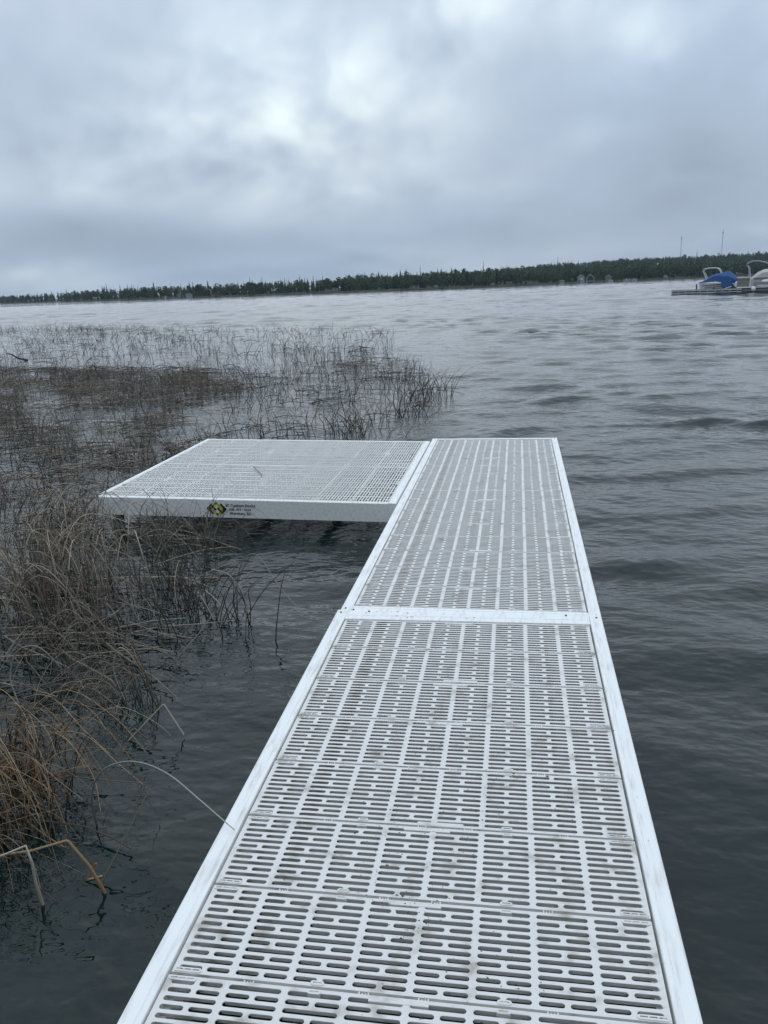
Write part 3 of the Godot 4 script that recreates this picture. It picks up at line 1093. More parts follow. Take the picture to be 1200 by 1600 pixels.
# ------------------------------------------------------------------ boats at the far dock
func boats():
	var O := Vector3(14.35, WATER, -74.7)
	var u := Vector3(0.95, 0, 0.312)
	var bk := Vector3(0.312, 0, -0.95)
	var K := 0.77
	var turn := -atan2(u.z, u.x)
	var white := mat(0.72, 0.73, 0.73, 0.35)
	var black := mat(0.02, 0.02, 0.025, 0.4)
	var blue := mat(0.028, 0.085, 0.24, 0.8)
	var cream := mat(0.50, 0.49, 0.46, 0.85)
	var taupe := mat(0.20, 0.19, 0.17, 0.8)
	var metal := mat(0.52, 0.54, 0.52, 0.35)
	var wood := mat(0.20, 0.19, 0.18, 0.8)
	var rust := mat(0.06, 0.035, 0.03, 0.8)
	# wooden dock
	var t := thing("wooden_dock", "low grey wooden dock reaching left of the blue covered boat", "dock", O, turn)
	t.scale = Vector3(K * 0.84, K * 1.12, K)
	for k in 31: part("plank", box_mesh(Vector3(0.27, 0.05, 1.4), wood, 0.008), t, Vector3(0.15 + 0.3 * k, 0.52 + rng.randf_range(-0.006, 0.006), -0.7))
	part("stringer", box_mesh(Vector3(9.3, 0.10, 0.06), metal, 0.0), t, Vector3(4.65, 0.20, 0.02))
	part("stringer", box_mesh(Vector3(9.3, 0.10, 0.06), metal, 0.0), t, Vector3(4.65, 0.43, 0.02))
	part("float", box_mesh(Vector3(9.2, 0.5, 1.2), black, 0.02), t, Vector3(4.7, 0.16, -0.7))
	for k in 10: part("post", box_mesh(Vector3(0.07, 0.42, 0.07), metal, 0.0), t, Vector3(0.03 + 0.97 * k, 0.30, 0.06))
	# blue covered runabout
	t = thing("runabout_boat", "white and black boat under a blue cover with a bent white tower", "boat", O + (u * 3.4 * 0.82 + bk * 2.4) * K, turn)
	t.scale = Vector3(K * 0.84, K * 1.12, K)
	var rings := []
	for k in 9:
		var f := k / 8.0
		var wd := 1.05 * (1.0 - pow(1.0 - minf(f * 1.7, 1.0), 2.4)) + 0.03
		var x := 5.0 * f
		var sh := 1.15 - 0.10 * f
		rings.append([Vector3(x + 0.35 * (1.0 - f), -0.1, 0), Vector3(x + 0.2 * (1.0 - f), 0.35 + 0.3 * (1 - f), wd * 0.8), Vector3(x, sh, wd), Vector3(x, sh, -wd), Vector3(x + 0.2 * (1.0 - f), 0.35 + 0.3 * (1 - f), -wd * 0.8)])
	var hb := MB.new()
	loft(hb, rings)
	part("hull", hb.mesh(white), t)
	for s in [[0.82, 0.10, 0.5, 3.2], [0.62, 0.07, 0.9, 3.3]]:
		var sb := MB.new()
		for k in 7:
			var f0: float = (s[2] + (s[3] - s[2]) * k / 7.0) / 5.0
			var f1: float = (s[2] + (s[3] - s[2]) * (k + 1) / 7.0) / 5.0
			var z0 := 1.05 * (1.0 - pow(1.0 - minf(f0 * 1.7, 1.0), 2.4)) + 0.05
			var z1 := 1.05 * (1.0 - pow(1.0 - minf(f1 * 1.7, 1.0), 2.4)) + 0.05
			var y0: float = s[0] + 0.16 * f0
			var y1: float = s[0] + 0.16 * f1
			var hgt: float = s[1] * (0.5 + f0)
			sb.quad(Vector3(f0 * 5, y0, z0), Vector3(f0 * 5, y0 + hgt, z0), Vector3(f1 * 5, y1 + hgt, z1), Vector3(f1 * 5, y1, z1))
		part("stripe", sb.mesh(black), t)
	var cb := MB.new()
	rings = []
	for q in [[0.0, 1.16, 1.22, 0.1], [0.5, 1.18, 1.34, 0.55], [1.1, 1.20, 1.62, 0.85], [1.75, 1.24, 1.95, 1.02], [2.3, 1.28, 2.08, 1.1], [3.1, 1.15, 2.16, 1.13], [3.15, 0.72, 2.16, 1.16], [3.9, 0.58, 2.30, 1.17], [4.5, 0.55, 1.98, 1.15], [5.05, 0.6, 1.55, 0.9], [5.25, 0.9, 1.3, 0.5]]:
		var x: float = q[0]
		var lo: float = q[1]
		var hi: float = q[2]
		var wd: float = q[3]
		rings.append([Vector3(x, lo, wd), Vector3(x, lerpf(lo, hi, 0.72), wd * 0.93), Vector3(x, hi - 0.02, wd * 0.4), Vector3(x, hi, 0), Vector3(x, hi - 0.02, -wd * 0.4), Vector3(x, lerpf(lo, hi, 0.72), -wd * 0.93), Vector3(x, lo, -wd)])
	loft(cb, rings, false, true)
	part("cover", cb.mesh(blue), t)
	for s in [-0.75, 0.75]:
		part("tower_bar", tube_mesh(smooth([Vector3(1.15, 1.4, s), Vector3(0.85, 1.9, s * 0.97), Vector3(0.55, 2.42, s * 0.9), Vector3(0.95, 2.62, s * 0.85), Vector3(1.9, 2.66, s * 0.85), Vector3(2.6, 2.55, s * 0.9), Vector3(2.95, 2.1, s)], 5), 0.065, 0.065, metal, 8), t)
	part("tower_crossbar", tube_mesh([Vector3(0.6, 2.5, -0.68), Vector3(0.6, 2.5, 0.68)], 0.05, 0.05, metal, 8), t)
	part("bow_post", box_mesh(Vector3(0.18, 0.65, 0.2), black, 0.03), t, Vector3(-0.15, 0.75, 0.9))
	# boat lift under it
	t = thing("boat_lift", "dark steel lift frame under the blue covered boat", "lift", O + (u * 6.4 * 0.82 + bk * 1.2) * K, turn)
	t.scale = Vector3(K * 0.84, K * 1.12, K)
	part("beam", box_mesh(Vector3(3.6, 0.16, 0.16), black, 0.01), t, Vector3(0.9, 0.5, 0.2))
	part("beam", box_mesh(Vector3(3.6, 0.16, 0.16), rust, 0.01), t, Vector3(0.9, 0.24, 0.25))
	part("brace", tube_mesh([Vector3(-0.6, 0.2, 0.35), Vector3(1.6, 0.72, 0.35)], 0.05, 0.05, metal, 6), t)
	for x in [-0.7, 2.5]: part("upright", box_mesh(Vector3(0.12, 1.2, 0.12), black, 0.01), t, Vector3(x, 0.1, 0.1))
	# pontoon boat
	t = thing("pontoon_boat", "pontoon boat under a cream cover with a raised bimini frame", "boat", O + (u * 8.9 * 0.82 + bk * 1.5) * K, turn)
	t.scale = Vector3(K * 0.84, K * 1.12, K)
	for s in [0.9, -0.9]: part("pontoon", tube_mesh([Vector3(-0.2, 0.16, s), Vector3(0.1, 0.2, s), Vector3(6.2, 0.2, s), Vector3(6.8, 0.3, s)], 0.33, 0.3, mat(0.10, 0.09, 0.09, 0.5), 10), t)
	part("deck", box_mesh(Vector3(6.6, 0.12, 2.4), white, 0.02), t, Vector3(3.2, 0.58, 0))
	part("seat_box", box_mesh(Vector3(1.5, 0.85, 2.0), taupe, 0.04), t, Vector3(0.62, 1.06, 0))
	part("seat_top", box_mesh(Vector3(1.62, 0.12, 2.1), cream, 0.03), t, Vector3(0.62, 1.54, 0))
	part("side_fence", box_mesh(Vector3(4.6, 0.16, 0.05), taupe, 0.01), t, Vector3(4.2, 1.45, 1.2))
	part("side_fence", box_mesh(Vector3(4.6, 0.34, 0.05), mat(0.28, 0.26, 0.26, 0.6), 0.01), t, Vector3(4.3, 0.95, 1.2))
	part("side_fence", box_mesh(Vector3(4.6, 0.05, 0.06), rust, 0.01), t, Vector3(4.3, 0.70, 1.21))
	cb = MB.new()
	rings = []
	for q in [[1.2, 0.75, 1.0, 0.9], [1.7, 0.7, 1.62, 1.05], [2.3, 0.72, 2.05, 1.12], [3.0, 1.3, 2.30, 1.17], [4.2, 1.4, 2.42, 1.17], [5.6, 1.4, 2.40, 1.17], [6.6, 1.2, 1.9, 1.1]]:
		var x: float = q[0]
		var lo: float = q[1]
		var hi: float = q[2]
		var wd: float = q[3]
		rings.append([Vector3(x, lo, wd), Vector3(x, lerpf(lo, hi, 0.7), wd * 0.95), Vector3(x, hi - 0.05, wd * 0.5), Vector3(x, hi, 0), Vector3(x, hi - 0.05, -wd * 0.5), Vector3(x, lerpf(lo, hi, 0.7), -wd * 0.95), Vector3(x, lo, -wd)])
	loft(cb, rings, false, true)
	part("cover", cb.mesh(cream), t)
	for s in [-1.0, 1.0]:
		part("bimini_bow", tube_mesh(smooth([Vector3(1.35, 1.6, s), Vector3(1.2, 2.5, s), Vector3(0.85, 2.85, s), Vector3(1.5, 3.15, s), Vector3(2.6, 3.12, s), Vector3(3.6, 2.85, s), Vector3(4.1, 2.35, s), Vector3(4.4, 1.9, s)], 5), 0.06, 0.06, mat(0.34, 0.36, 0.36, 0.4), 8), t)
	part("bimini_roll", tube_mesh([Vector3(0.9, 2.85, -1.05), Vector3(0.9, 2.85, 1.05)], 0.13, 0.13, mat(0.12, 0.13, 0.14, 0.8), 10), t)
	part("gate_post", box_mesh(Vector3(0.10, 1.0, 0.1), white, 0.01), t, Vector3(1.55, 1.1, 1.15))
	# outboard motor
	t = thing("outboard_motor", "white outboard motor between the blue and the cream covered boats", "motor", O + (u * 8.85 * 0.82 + bk * 0.9) * K, turn)
	t.scale = Vector3(K * 0.84, K * 1.12, K)
	rings = []
	for q in [[0.62, 0.16, 0.18], [0.72, 0.30, 0.26], [1.0, 0.34, 0.28], [1.16, 0.29, 0.25], [1.24, 0.16, 0.14]]:
		var r := []
		for k in 10:
			var an := TAU * k / 10.0
			r.append(Vector3(cos(an) * q[1] * 1.15, q[0], sin(an) * q[2]))
		rings.append(r)
	hb = MB.new()
	loft(hb, rings)
	part("cowl", hb.mesh(white), t)
	part("decal", box_mesh(Vector3(0.34, 0.07, 0.02), mat(0.25, 0.25, 0.26, 0.5), 0.0), t, Vector3(0.05, 0.95, 0.31))
	part("mid_section", box_mesh(Vector3(0.30, 0.66, 0.2), white, 0.05), t, Vector3(0, 0.32, 0))
	part("lower_unit", box_mesh(Vector3(0.55, 0.05, 0.24), white, 0.02), t, Vector3(0, 0.06, 0))
	# a round white fender hanging at the stern
	rings = []
	for k in 7:
		var an := PI * k / 6.0
		var r := []
		for j in 10: r.append(Vector3(cos(TAU * j / 10) * sin(an) * 0.2 + 0.001, 0.36 + cos(an) * 0.24, sin(TAU * j / 10) * sin(an) * 0.2))
		rings.append(r)
	hb = MB.new()
	loft(hb, rings)
	var fe := single("fender", hb.mesh(white), O + (u * 11.0 * 0.82 + bk * 0.1) * K)
	meta(fe, "white round fender hanging beside the pontoon boat's dark float", "fender")


# ------------------------------------------------------------------ reeds
var stem_kinds := {}

func stem_variants():
	var r := RandomNumberGenerator.new()
	r.seed = 21
	var dark := Color(0.035, 0.032, 0.028)
	var pale := Color(0.30, 0.275, 0.235)
	var mid := Color(0.15, 0.13, 0.105)
	var upright := []
	for k in 7:
		var lean := r.randf_range(0.0, 0.20)
		var mb := MB.new()
		tube(mb, smooth([Vector3(0, -0.25, 0), Vector3(0, 0, 0), Vector3(lean * 0.3, 0.4, 0), Vector3(lean * 0.7, 0.72, 0.02), Vector3(lean * 1.2 + r.randf_range(0, 0.12), 1.0, 0.0)], 2), 0.0044, 0.0018, 3, dark, mid)
		upright.append(mb.mesh(M.stem))
	var arch := []
	for k in 7:
		var reach := r.randf_range(0.5, 0.95)
		var drop := r.randf_range(0.1, 0.75)
		var mb := MB.new()
		tube(mb, smooth([Vector3(0, -0.2, 0), Vector3(0.02, 0.25, 0), Vector3(0.10, 0.62, r.randf_range(-0.03, 0.03)), Vector3(0.10 + reach * 0.35, 0.80, 0), Vector3(0.10 + reach * 0.75, 0.80 - drop * 0.45, r.randf_range(-0.06, 0.06)), Vector3(0.10 + reach, 0.80 - drop, 0)], 4), 0.0046, 0.0018, 4, dark, pale)
		arch.append(mb.mesh(M.stem))
	var bent := []
	for k in 6:
		var an := r.randf_range(1.6, 2.7)
		var f := r.randf_range(0.35, 0.65)
		var l2 := 1.0 - f + 0.15
		var tip := Vector3(0.10, f, 0) + Vector3(sin(an), cos(an), r.randf_range(-0.3, 0.3)) * l2
		var mb := MB.new()
		tube(mb, [Vector3(0, -0.2, 0), Vector3(0.03, f * 0.5, 0), Vector3(0.10, f, 0), Vector3(0.112, f + 0.004, 0), Vector3(0.10, f, 0).lerp(tip, 0.5) + Vector3(0, 0.02, 0), tip], 0.0046, 0.002, 4, dark * 1.6, pale)
		bent.append(mb.mesh(M.stem))
	var lying := []
	for k in 5:
		var mb := MB.new()
		tube(mb, smooth([Vector3(-0.5, 0.0, 0), Vector3(-0.2, 0.015 + 0.02 * r.randf(), 0.02), Vector3(0.2, 0.01, -0.03 * r.randf()), Vector3(0.5, 0.0, r.randf_range(-0.06, 0.06))], 2), 0.0045, 0.002, 3, mid, mid)
		lying.append(mb.mesh(M.stem))
	stem_kinds = {"upright": upright, "arch": arch, "bent": bent, "lying": lying}


func reeds():
	stem_variants()
	var r := RandomNumberGenerator.new()
	r.seed = 808
	var clump := noise(91, 0.35, 3)
	var band := noise(92, 0.10, 3)
	# zones: outline on the water, stems per square metre, height, thickness, tint, share of lying stems
	var zones := [
		{"n": "far", "poly": [[-42, -52], [-17, -37], [-9, -33], [-4.7, -28.5], [-3.2, -17.5], [-4.5, -16], [-8, -14], [-15, -17], [-22, -24], [-40, -42]], "d": 7.0, "h": [0.18, 0.55], "w": 2.0, "tone": 0.7, "lie": 0.12, "thr": -0.02},
		{"n": "mat", "poly": [[-14, -16.2], [-7.8, -14.4], [-5.2, -11], [-4.3, -7.6], [-3.55, -5.0], [-3.45, -3.6], [-3.6, -2.0], [-4.5, -1.4], [-9.5, -4], [-12, -9]], "d": 92.0, "h": [0.18, 0.5], "w": 1.3, "tone": 1.25, "lie": 0.3, "thr": -0.08},
		{"n": "strip", "poly": [[-15.5, -17.2], [-11.0, -16.0], [-7.6, -15.0], [-6.2, -13.6], [-7.4, -13.7], [-14.5, -15.5]], "d": 20.0, "h": [0.2, 0.4], "w": 1.6, "tone": 0.6, "lie": 0.93, "thr": -0.6},
		{"n": "middle", "poly": [[-7.5, -15], [-3.0, -17], [-1.6, -13], [-1.2, -9], [-1.0, -5.0], [-3.3, -4.6], [-4.0, -6.5], [-5.2, -10.5]], "d": 26.0, "h": [0.18, 0.45], "w": 1.3, "tone": 0.60, "lie": 0.22, "thr": -0.22},
		{"n": "edge", "poly": [[-2.2, -10.5], [-1.0, -11.5], [-0.8, -9.5], [-0.9, -5.2], [-2.0, -5.0]], "d": 22.0, "h": [0.3, 0.55], "w": 1.3, "tone": 0.55, "lie": 0.03, "thr": 0.0},
		{"n": "front", "poly": [[-4.6, -2.6], [-3.3, -1.9], [-2.9, -1.6], [-2.0, -1.4], [-1.9, -0.9], [-1.7, 0.0], [-1.45, 0.7], [-1.9, 1.0], [-3.2, 0.8], [-4.6, -0.5]], "d": 135.0, "h": [0.2, 0.5], "w": 1.0, "tone": 1.15, "lie": 0.30, "thr": -0.08},
		{"n": "corner", "poly": [[-2.6, 1.3], [-1.85, 1.4], [-1.58, 1.55], [-1.46, 1.85], [-1.42, 2.3], [-2.2, 2.4]], "d": 150.0, "h": [0.15, 0.36], "w": 1.0, "tone": 1.0, "lie": 0.42, "thr": -0.5},
	]
	var sets := {}
	for k in stem_kinds:
		sets[k] = []
		for q in stem_kinds[k]: sets[k].append([])
	for zn in zones:
		var poly := PackedVector2Array()
		var lo := Vector2(1e9, 1e9)
		var hi := Vector2(-1e9, -1e9)
		for q in zn.poly:
			var p := Vector2(q[0], q[1])
			poly.append(p)
			lo = lo.min(p)
			hi = hi.max(p)
		var count := int((hi.x - lo.x) * (hi.y - lo.y) * zn.d)
		for k in count:
			var p := Vector2(r.randf_range(lo.x, hi.x), r.randf_range(lo.y, hi.y))
			if not Geometry2D.is_point_in_polygon(p, poly): continue
			if -3.26 < p.x and p.x < 0.72 and p.y < -1.72 and p.y > -4.35: continue
			var cl := clump.get_noise_2d(p.x * 1.6, p.y * 1.6) + 0.6 * band.get_noise_2d(p.x * 0.6, p.y * 2.0)
			if cl < zn.thr + r.randf_range(-0.12, 0.12): continue
			var ht: float = r.randf_range(zn.h[0], zn.h[1])
			var kind := "upright"
			var c := r.randf()
			if c < zn.lie: kind = "lying"
			else:
				c = r.randf()
				if zn.n in ["mat"]: kind = "upright" if c < 0.55 else ("arch" if c < 0.85 else "bent")
				elif zn.n in ["front", "corner"]: kind = "upright" if c < 0.42 else ("arch" if c < 0.82 else "bent")
				else: kind = "upright" if c < 0.86 else ("arch" if c < 0.94 else "bent")
			var vi: int = r.randi() % stem_kinds[kind].size()
			var w: float = zn.w
			var b := Basis(Vector3.UP, r.randf() * TAU)
			if kind == "arch" and zn.n in ["front", "mat"]: b = Basis(Vector3.UP, r.randfn(-0.5, 1.0) + (PI if r.randf() < 0.25 else 0.0))
			var y := WATER
			if kind == "lying":
				b = Basis(Vector3.UP, r.randfn(0.15, 0.5)) * Basis(Vector3.BACK, r.randfn(0.0, 0.08))
				ht = r.randf_range(0.3, 0.9)
				y = WATER + r.randf_range(-0.01, 0.05)
				b = b * Basis.from_scale(Vector3(ht, w * 1.2, w * 1.2))
			else:
				b = b * Basis(Vector3.BACK, r.randfn(0.0, 0.10)) * Basis.from_scale(Vector3(w if kind == "upright" else ht, ht, w if kind == "upright" else ht))
			var g: float = zn.tone * (r.randf_range(1.1, 1.9) if r.randf() < 0.33 else r.randf_range(0.3, 0.85))
			var hue := r.randf_range(-0.03, 0.12)
			var col := Color(g * (1.0 + hue), g, g * (1.0 - hue))
			if zn.n == "corner" and r.randf() < 0.55: col = Color(g * 1.35, g * 0.92, g * 0.56)
			if zn.n == "mat" and r.randf() < 0.2: col = Color(g * 1.0, g * 0.78, g * 0.6)
			sets[kind][vi].append([Transform3D(b, Vector3(p.x, y, p.y)), col])
	# tufts: centre, stems, radius, way they lean, its spread, heights, tone, kind of stem, brown share
	var tufts := [
		[-2.32, 0.28, 95, 0.34, 2.6, 0.9, 0.45, 0.75, 1.55, "arch", 0.05],
		[-2.75, -0.25, 80, 0.36, 2.4, 1.1, 0.4, 0.7, 1.45, "arch", 0.05],
		[-3.15, -0.9, 70, 0.3, 0.5, 0.9, 0.4, 0.7, 1.15, "arch", 0.1],
		[-3.6, -1.5, 60, 0.35, 0.3, 1.2, 0.4, 0.65, 1.1, "arch", 0.15],
		[-1.55, 0.98, 50, 0.13, 3.6, 0.45, 0.22, 0.4, 1.35, "arch", 0.0],
		[-1.95, 0.66, 40, 0.2, 3.4, 0.7, 0.25, 0.45, 1.2, "arch", 0.0],
		[-2.15, -1.05, 45, 0.25, 2.3, 1.0, 0.25, 0.45, 1.0, "arch", 0.0],
		[-2.55, -1.45, 40, 0.25, 1.0, 1.2, 0.25, 0.42, 1.0, "bent", 0.0],
		[-1.62, -0.05, 26, 0.14, 0.0, 3.0, 0.25, 0.45, 0.55, "upright", 0.0],
		[-1.40, 0.08, 16, 0.16, 0.0, 3.0, 0.22, 0.42, 0.5, "upright", 0.0],
		[-1.95, -0.35, 34, 0.25, 0.0, 3.0, 0.25, 0.45, 0.6, "upright", 0.0],
		[-1.80, 1.66, 110, 0.22, -0.5, 0.6, 0.25, 0.48, 1.0, "arch", 0.7],
		[-1.82, 1.98, 100, 0.24, -0.2, 0.8, 0.25, 0.45, 1.0, "arch", 0.7],
		[-1.52, 1.95, 40, 0.14, 2.6, 0.7, 0.2, 0.42, 0.9, "arch", 0.7],
		[-1.56, 2.15, 40, 0.16, 0.5, 1.5, 0.2, 0.4, 1.0, "bent", 0.6],
		[-1.45, -7.3, 36, 0.4, 0.0, 3.0, 0.3, 0.55, 0.5, "upright", 0.1],
		[-1.95, -6.3, 50, 0.5, 0.0, 3.0, 0.25, 0.45, 0.55, "upright", 0.1],
		[-1.35, -8.8, 18, 0.4, 0.0, 0.6, 0.4, 0.65, 0.5, "upright", 0.0],
		[-0.9, -9.6, 4, 0.3, 0.0, 0.5, 0.4, 0.6, 0.5, "upright", 0.0],
	]
	for tf in tufts:
		for k in int(tf[2] * (0.85 if tf[1] > -5 else 0.8)):
			var kind: String = tf[9]
			if kind == "arch" and r.randf() < 0.25: kind = "upright"
			var vi: int = r.randi() % stem_kinds[kind].size()
			var ht: float = r.randf_range(tf[6], tf[7])
			var p := Vector2(r.randfn(tf[0], tf[3] * 0.6), r.randfn(tf[1], tf[3] * 0.6))
			var wide := 1.0 if kind == "upright" else ht * 1.25
			if tf[1] < -5: wide *= 1.4
			var b := Basis(Vector3.UP, r.randfn(tf[4], tf[5])) * Basis(Vector3.BACK, r.randfn(-0.12, 0.14)) * Basis.from_scale(Vector3(wide, ht, wide))
			var g: float = tf[8] * (r.randf_range(1.0, 1.7) if r.randf() < 0.45 else r.randf_range(0.35, 0.9))
			var col := Color(g * 1.08, g * 0.98, g * 0.86)
			if r.randf() < tf[10]: col = Color(g * 1.35, g * 0.92, g * 0.56)
			sets[kind][vi].append([Transform3D(b, Vector3(p.x, WATER, p.y)), col])
	# the 280 stems nearest the dock are individuals, the rest are the reed bed
	var all := []
	for kind in sets:
		for vi in sets[kind].size():
			for e in sets[kind][vi]: all.append([near(e[0].origin) * (1.35 if kind == "lying" else 1.0), kind, vi, e])
	all.sort_custom(func(x, y): return x[0] < y[0])
	var looks := {"upright": "upright dead reed stem", "arch": "drooping dead reed stem", "bent": "snapped dead reed stem", "lying": "fallen dead reed stem"}
	var rest := {}
	for k in all.size():
		var q = all[k]
		var at: Vector3 = q[3][0].origin
		if k < 280:
			var where := "in the brown tangle beside the near dock"
			if at.z < 1.2: where = "in the pale bowed tuft behind the brown tangle"
			if at.z < 0.55: where = "in the tall pale tuft before the platform"
			if at.x > -1.75 and at.z < 0.55: where = "in open water before the platform"
			var o := single("dead_reed", tinted(stem_kinds[q[1]][q[2]], q[3][1]))
			o.transform = q[3][0]
			meta(o, looks[q[1]] + " " + where, "reed", looks[q[1]] + " " + where)
		else:
			var key: String = q[1] + str(q[2])
			if not rest.has(key): rest[key] = [stem_kinds[q[1]][q[2]], []]
			rest[key][1].append(q[3])
	for key in rest: scatter("reed_bed", rest[key][0], rest[key][1], "dead reed bed standing in the shallow water", "reeds")


func near(p: Vector3) -> float:
	return Vector2(p.x - 0.24, p.z - 4.08).length()


func tinted(src: Mesh, col: Color) -> ArrayMesh:
	var a := src.surface_get_arrays(0)
	var cc: PackedColorArray = a[Mesh.ARRAY_COLOR]
	for k in cc.size(): cc[k] = Color(cc[k].r * col.r, cc[k].g * col.g, cc[k].b * col.b)
	a[Mesh.ARRAY_COLOR] = cc
	var m := ArrayMesh.new()
	m.add_surface_from_arrays(Mesh.PRIMITIVE_TRIANGLES, a)
	m.surface_set_material(0, M.stem)
	return m


func hero(called: String, label: String, pts: Array, r0: float, r1: float, ca: Color, cb: Color, sharp := false):
	var ps := []
	for q in pts: ps.append(Vector3(q[0], q[1], q[2]))
	var mb := MB.new()
	tube(mb, ps if sharp else smooth(ps, 6), r0, r1, 6, ca, cb, true)
	meta(single(called, mb.mesh(M.stem)), label, "reed")


func hero_stems():
	var wet := Color(0.05, 0.045, 0.038)
	var pale := Color(0.42, 0.40, 0.35)
	var tan_ := Color(0.30, 0.24, 0.15)
	var rust := Color(0.19, 0.10, 0.045)
	var olive := Color(0.13, 0.13, 0.055)
	hero("arched_reed", "long pale reed arching out of the water onto the near dock's left rail", [[-1.28, -0.36, 1.85], [-1.28, -0.24, 1.85], [-1.28, -0.11, 1.85], [-1.23, -0.01, 1.85], [-1.14, 0.045, 1.86], [-1.04, 0.062, 1.88], [-0.92, 0.058, 1.93], [-0.78, 0.04, 2.02], [-0.62, 0.022, 2.13]], 0.0042, 0.002, wet, pale)
	hero("slanting_reed", "straight olive reed slanting up from the folded brown reeds by the dock", [[-1.16, -0.36, 2.17], [-1.11, -0.24, 2.14], [-0.965, 0.045, 1.99]], 0.0038, 0.0018, olive, Color(0.17, 0.18, 0.11), true)
	hero("arched_reed", "tall thin reed bent in a hook over open water before the platform", [[-1.40, -0.4, -0.02], [-1.40, -0.24, -0.02], [-1.38, -0.01, -0.02], [-1.34, 0.11, -0.02], [-1.27, 0.17, -0.02], [-1.21, 0.12, -0.02], [-1.12, -0.04, -0.02], [-1.03, -0.15, -0.02]], 0.004, 0.002, wet, pale)
	hero("arched_reed", "pale reed bowing left in front of the maker's mark", [[-1.25, -0.4, 0.27], [-1.25, -0.24, 0.27], [-1.23, -0.01, 0.27], [-1.30, 0.14, 0.27], [-1.41, 0.18, 0.27]], 0.004, 0.0022, wet, pale)
	hero("reed_stub", "short pale reed fallen left at the edge of the sparse upright stems", [[-1.52, -0.26, 0.03], [-1.57, -0.14, 0.03], [-1.61, -0.06, 0.03]], 0.0045, 0.003, pale, pale)
	hero("reed_stub", "pale reed leaning left beside the hooked reed, lower of two", [[-1.41, -0.26, 0.02], [-1.50, -0.12, 0.02], [-1.57, -0.05, 0.02]], 0.0045, 0.003, pale, pale)
	hero("upright_reed", "thin dark upright reed nearest the seam of the dock", [[-1.07, -0.42, 0.28], [-1.07, -0.24, 0.28], [-1.04, -0.04, 0.28], [-1.01, 0.10, 0.28], [-0.98, 0.19, 0.28]], 0.0045, 0.0016, wet, Color(0.06, 0.055, 0.05))
	hero("arched_reed", "pale reed looping left and down over the water at the left edge", [[-1.80, -0.3, 1.08], [-1.82, -0.1, 1.08], [-1.88, 0.01, 1.08], [-1.95, 0.08, 1.08], [-2.02, 0.08, 1.08], [-2.07, 0.05, 1.08], [-2.11, -0.02, 1.08], [-2.13, -0.11, 1.08], [-2.11, -0.22, 1.08]], 0.0042, 0.003, wet, pale)
	hero("folded_reed", "thick orange brown reed folded at a sharp knee near the dock", [[-1.07, -0.30, 2.17], [-1.08, -0.24, 2.16], [-1.12, -0.14, 2.16], [-1.18, -0.05, 2.16], [-1.185, -0.048, 2.16], [-1.32, -0.10, 2.16], [-1.44, -0.13, 2.16]], 0.0066, 0.0035, rust * 1.3, tan_, true)
	hero("folded_reed", "thin tan reed folded left in the corner, behind the thick brown one", [[-1.26, -0.34, 2.23], [-1.26, -0.24, 2.23], [-1.27, -0.16, 2.23], [-1.27, -0.08, 2.23], [-1.28, -0.02, 2.23], [-1.38, -0.07, 2.23]], 0.006, 0.0035, tan_, pale, true)
	hero("reed_stub", "broken reed end with a bright orange fold touching the water", [[-1.13, -0.17, 2.11], [-1.17, -0.235, 2.12], [-1.12, -0.232, 2.10]], 0.0065, 0.004, rust * 1.9, tan_, true)
	hero("folded_reed", "dark reed snapped into a narrow peak with one pale arm", [[-1.42, -0.34, 1.36], [-1.42, -0.24, 1.36], [-1.38, -0.155, 1.36], [-1.36, -0.14, 1.36], [-1.31, -0.19, 1.36]], 0.0055, 0.003, pale, wet, true)
	hero("folded_reed", "pale reed folded into a tent shape left of the near dock", [[-1.45, -0.26, 1.30], [-1.28, -0.09, 1.24], [-1.275, -0.09, 1.24], [-1.20, -0.235, 1.24]], 0.0045, 0.0035, tan_, pale, true)
	hero("slanting_reed", "long pale reed slanting right across the dark upright stems", [[-1.62, -0.30, 0.63], [-1.55, -0.24, 0.63], [-1.36, -0.04, 0.63], [-1.26, 0.09, 0.63]], 0.004, 0.0022, tan_, pale)
	hero("arched_reed", "pale reed with a curled tip behind the bowed tuft", [[-1.64, -0.36, 0.96], [-1.64, -0.24, 0.96], [-1.66, -0.1, 0.96], [-1.65, -0.03, 0.96], [-1.62, 0.03, 0.96], [-1.58, 0.02, 0.96], [-1.54, -0.04, 0.96]], 0.004, 0.0028, pale, tan_)
	hero("sunken_reed", "dark sunken reed lying under the surface by the near dock", [[-1.15, -0.30, 1.75], [-0.95, -0.30, 1.92], [-0.78, -0.31, 2.05]], 0.006, 0.004, Color(0.12, 0.11, 0.09), Color(0.12, 0.11, 0.09))
	hero("driftwood_stick", "dark bent stick poking out of calm water beyond the reed mat", [[-15.6, -0.28, -19.3], [-15.4, -0.22, -19.3], [-15.7, -0.16, -19.3], [-15.95, -0.02, -19.3], [-16.1, 0.0, -19.3]], 0.035, 0.02, wet * 0.7, wet * 0.7)


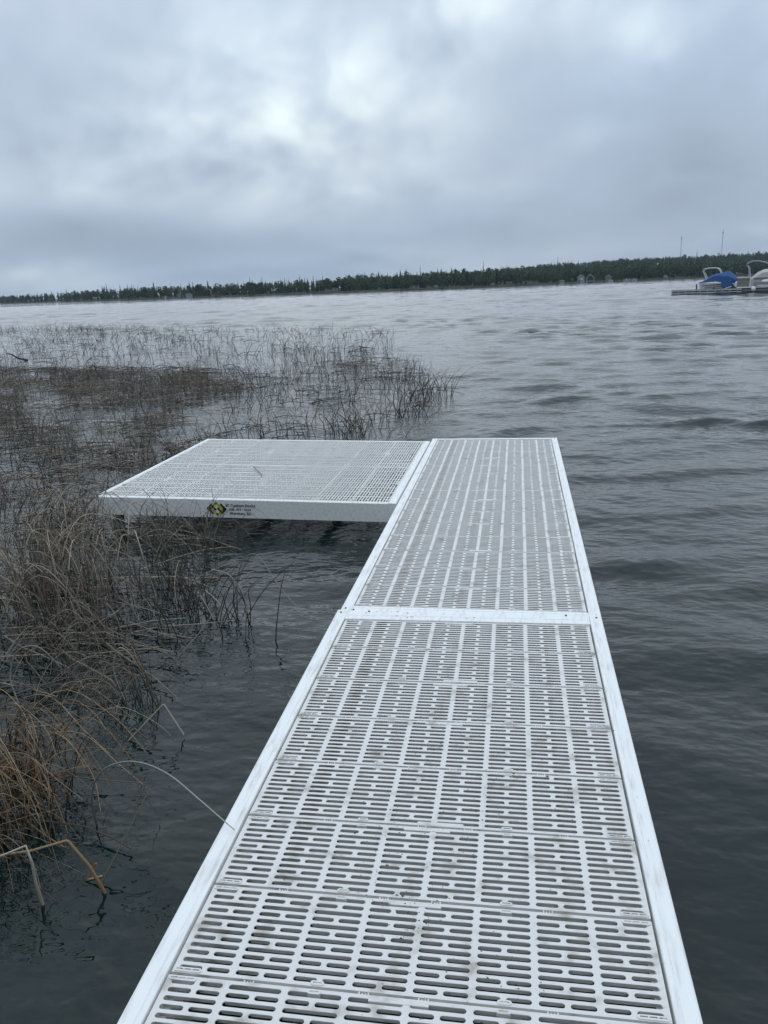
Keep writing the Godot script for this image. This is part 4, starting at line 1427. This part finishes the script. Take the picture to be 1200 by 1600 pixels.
func debris():
	var r := RandomNumberGenerator.new()
	r.seed = 77
	# dry dirt and leaf crumbs on the grating
	var mb := MB.new()
	mb.tri(Vector3(-1, 0, -0.6), Vector3(0.2, 0.7, 0.1), Vector3(0.9, 0, -0.5))
	mb.tri(Vector3(0.9, 0, -0.5), Vector3(0.2, 0.7, 0.1), Vector3(0.1, 0, 0.9))
	mb.tri(Vector3(0.1, 0, 0.9), Vector3(0.2, 0.7, 0.1), Vector3(-1, 0, -0.6))
	var cm := mat(1, 1, 1, 0.9)
	cm.vertex_color_use_as_albedo = true
	mb.c = PackedColorArray()
	for k in mb.v.size(): mb.c.append(Color.WHITE)
	var crumb := mb.mesh(cm)
	var list := []
	for s in [[-0.15, 2.13, 70, 0.035, 0.10], [-0.02, 2.39, 70, 0.03, 0.10], [-0.07, 1.63, 40, 0.05, 0.10], [0.18, 1.74, 60, 0.09, 0.12], [0.11, 1.95, 60, 0.10, 0.12], [0.30, 1.86, 40, 0.09, 0.08], [-0.24, 0.81, 25, 0.08, 0.06], [-0.28, 0.46, 30, 0.05, 0.012], [0.04, 0.47, 30, 0.06, 0.012], [0.2, 2.6, 60, 0.09, 0.12], [-0.06, 1.4, 40, 0.06, 0.15], [0.63, 1.3, 16, 0.015, 0.10], [0.0, 2.0, 160, 0.28, 0.6], [0.0, 0.42, 60, 0.4, 0.02], [0.0, -1.6, 120, 0.3, 1.3], [0.64, 0.75, 24, 0.014, 0.05]]:
		for k in s[2]:
			var sz := r.randf_range(0.0009, 0.0028)
			if r.randf() < 0.06: sz *= 2.0
			var g := r.randf_range(0.5, 1.6)
			var z: float = r.randfn(s[1], s[4])
			var y := 0.0185 + 0.0052 * 0.0 if z > 0.39 else 0.004
			list.append([Transform3D(Basis(Vector3.UP, r.randf() * TAU).scaled(Vector3(sz * r.randf_range(0.8, 2.0), sz * 0.7, sz)), Vector3(r.randfn(s[0], s[3]), y + 0.0, z)), Color(0.11 * g, 0.085 * g, 0.055 * g)])
	scatter("dirt_crumbs", crumb, list, "dry brown dirt crumbs strewn on the dock grating", "dirt")
	var tw := MB.new()
	tube(tw, [Vector3(-0.09, 0.005, -0.17), Vector3(0, 0.008, 0), Vector3(0.08, 0.004, 0.12), Vector3(0.11, 0.005, 0.22)], 0.004, 0.003, 5, Color(0.05, 0.045, 0.04), Color(0.05, 0.045, 0.04), true)
	var t := single("twig", tw.mesh(M.stem), Vector3(-2.12, 0.035, -2.65))
	meta(t, "dark thin twig lying on the side platform's grating", "twig")
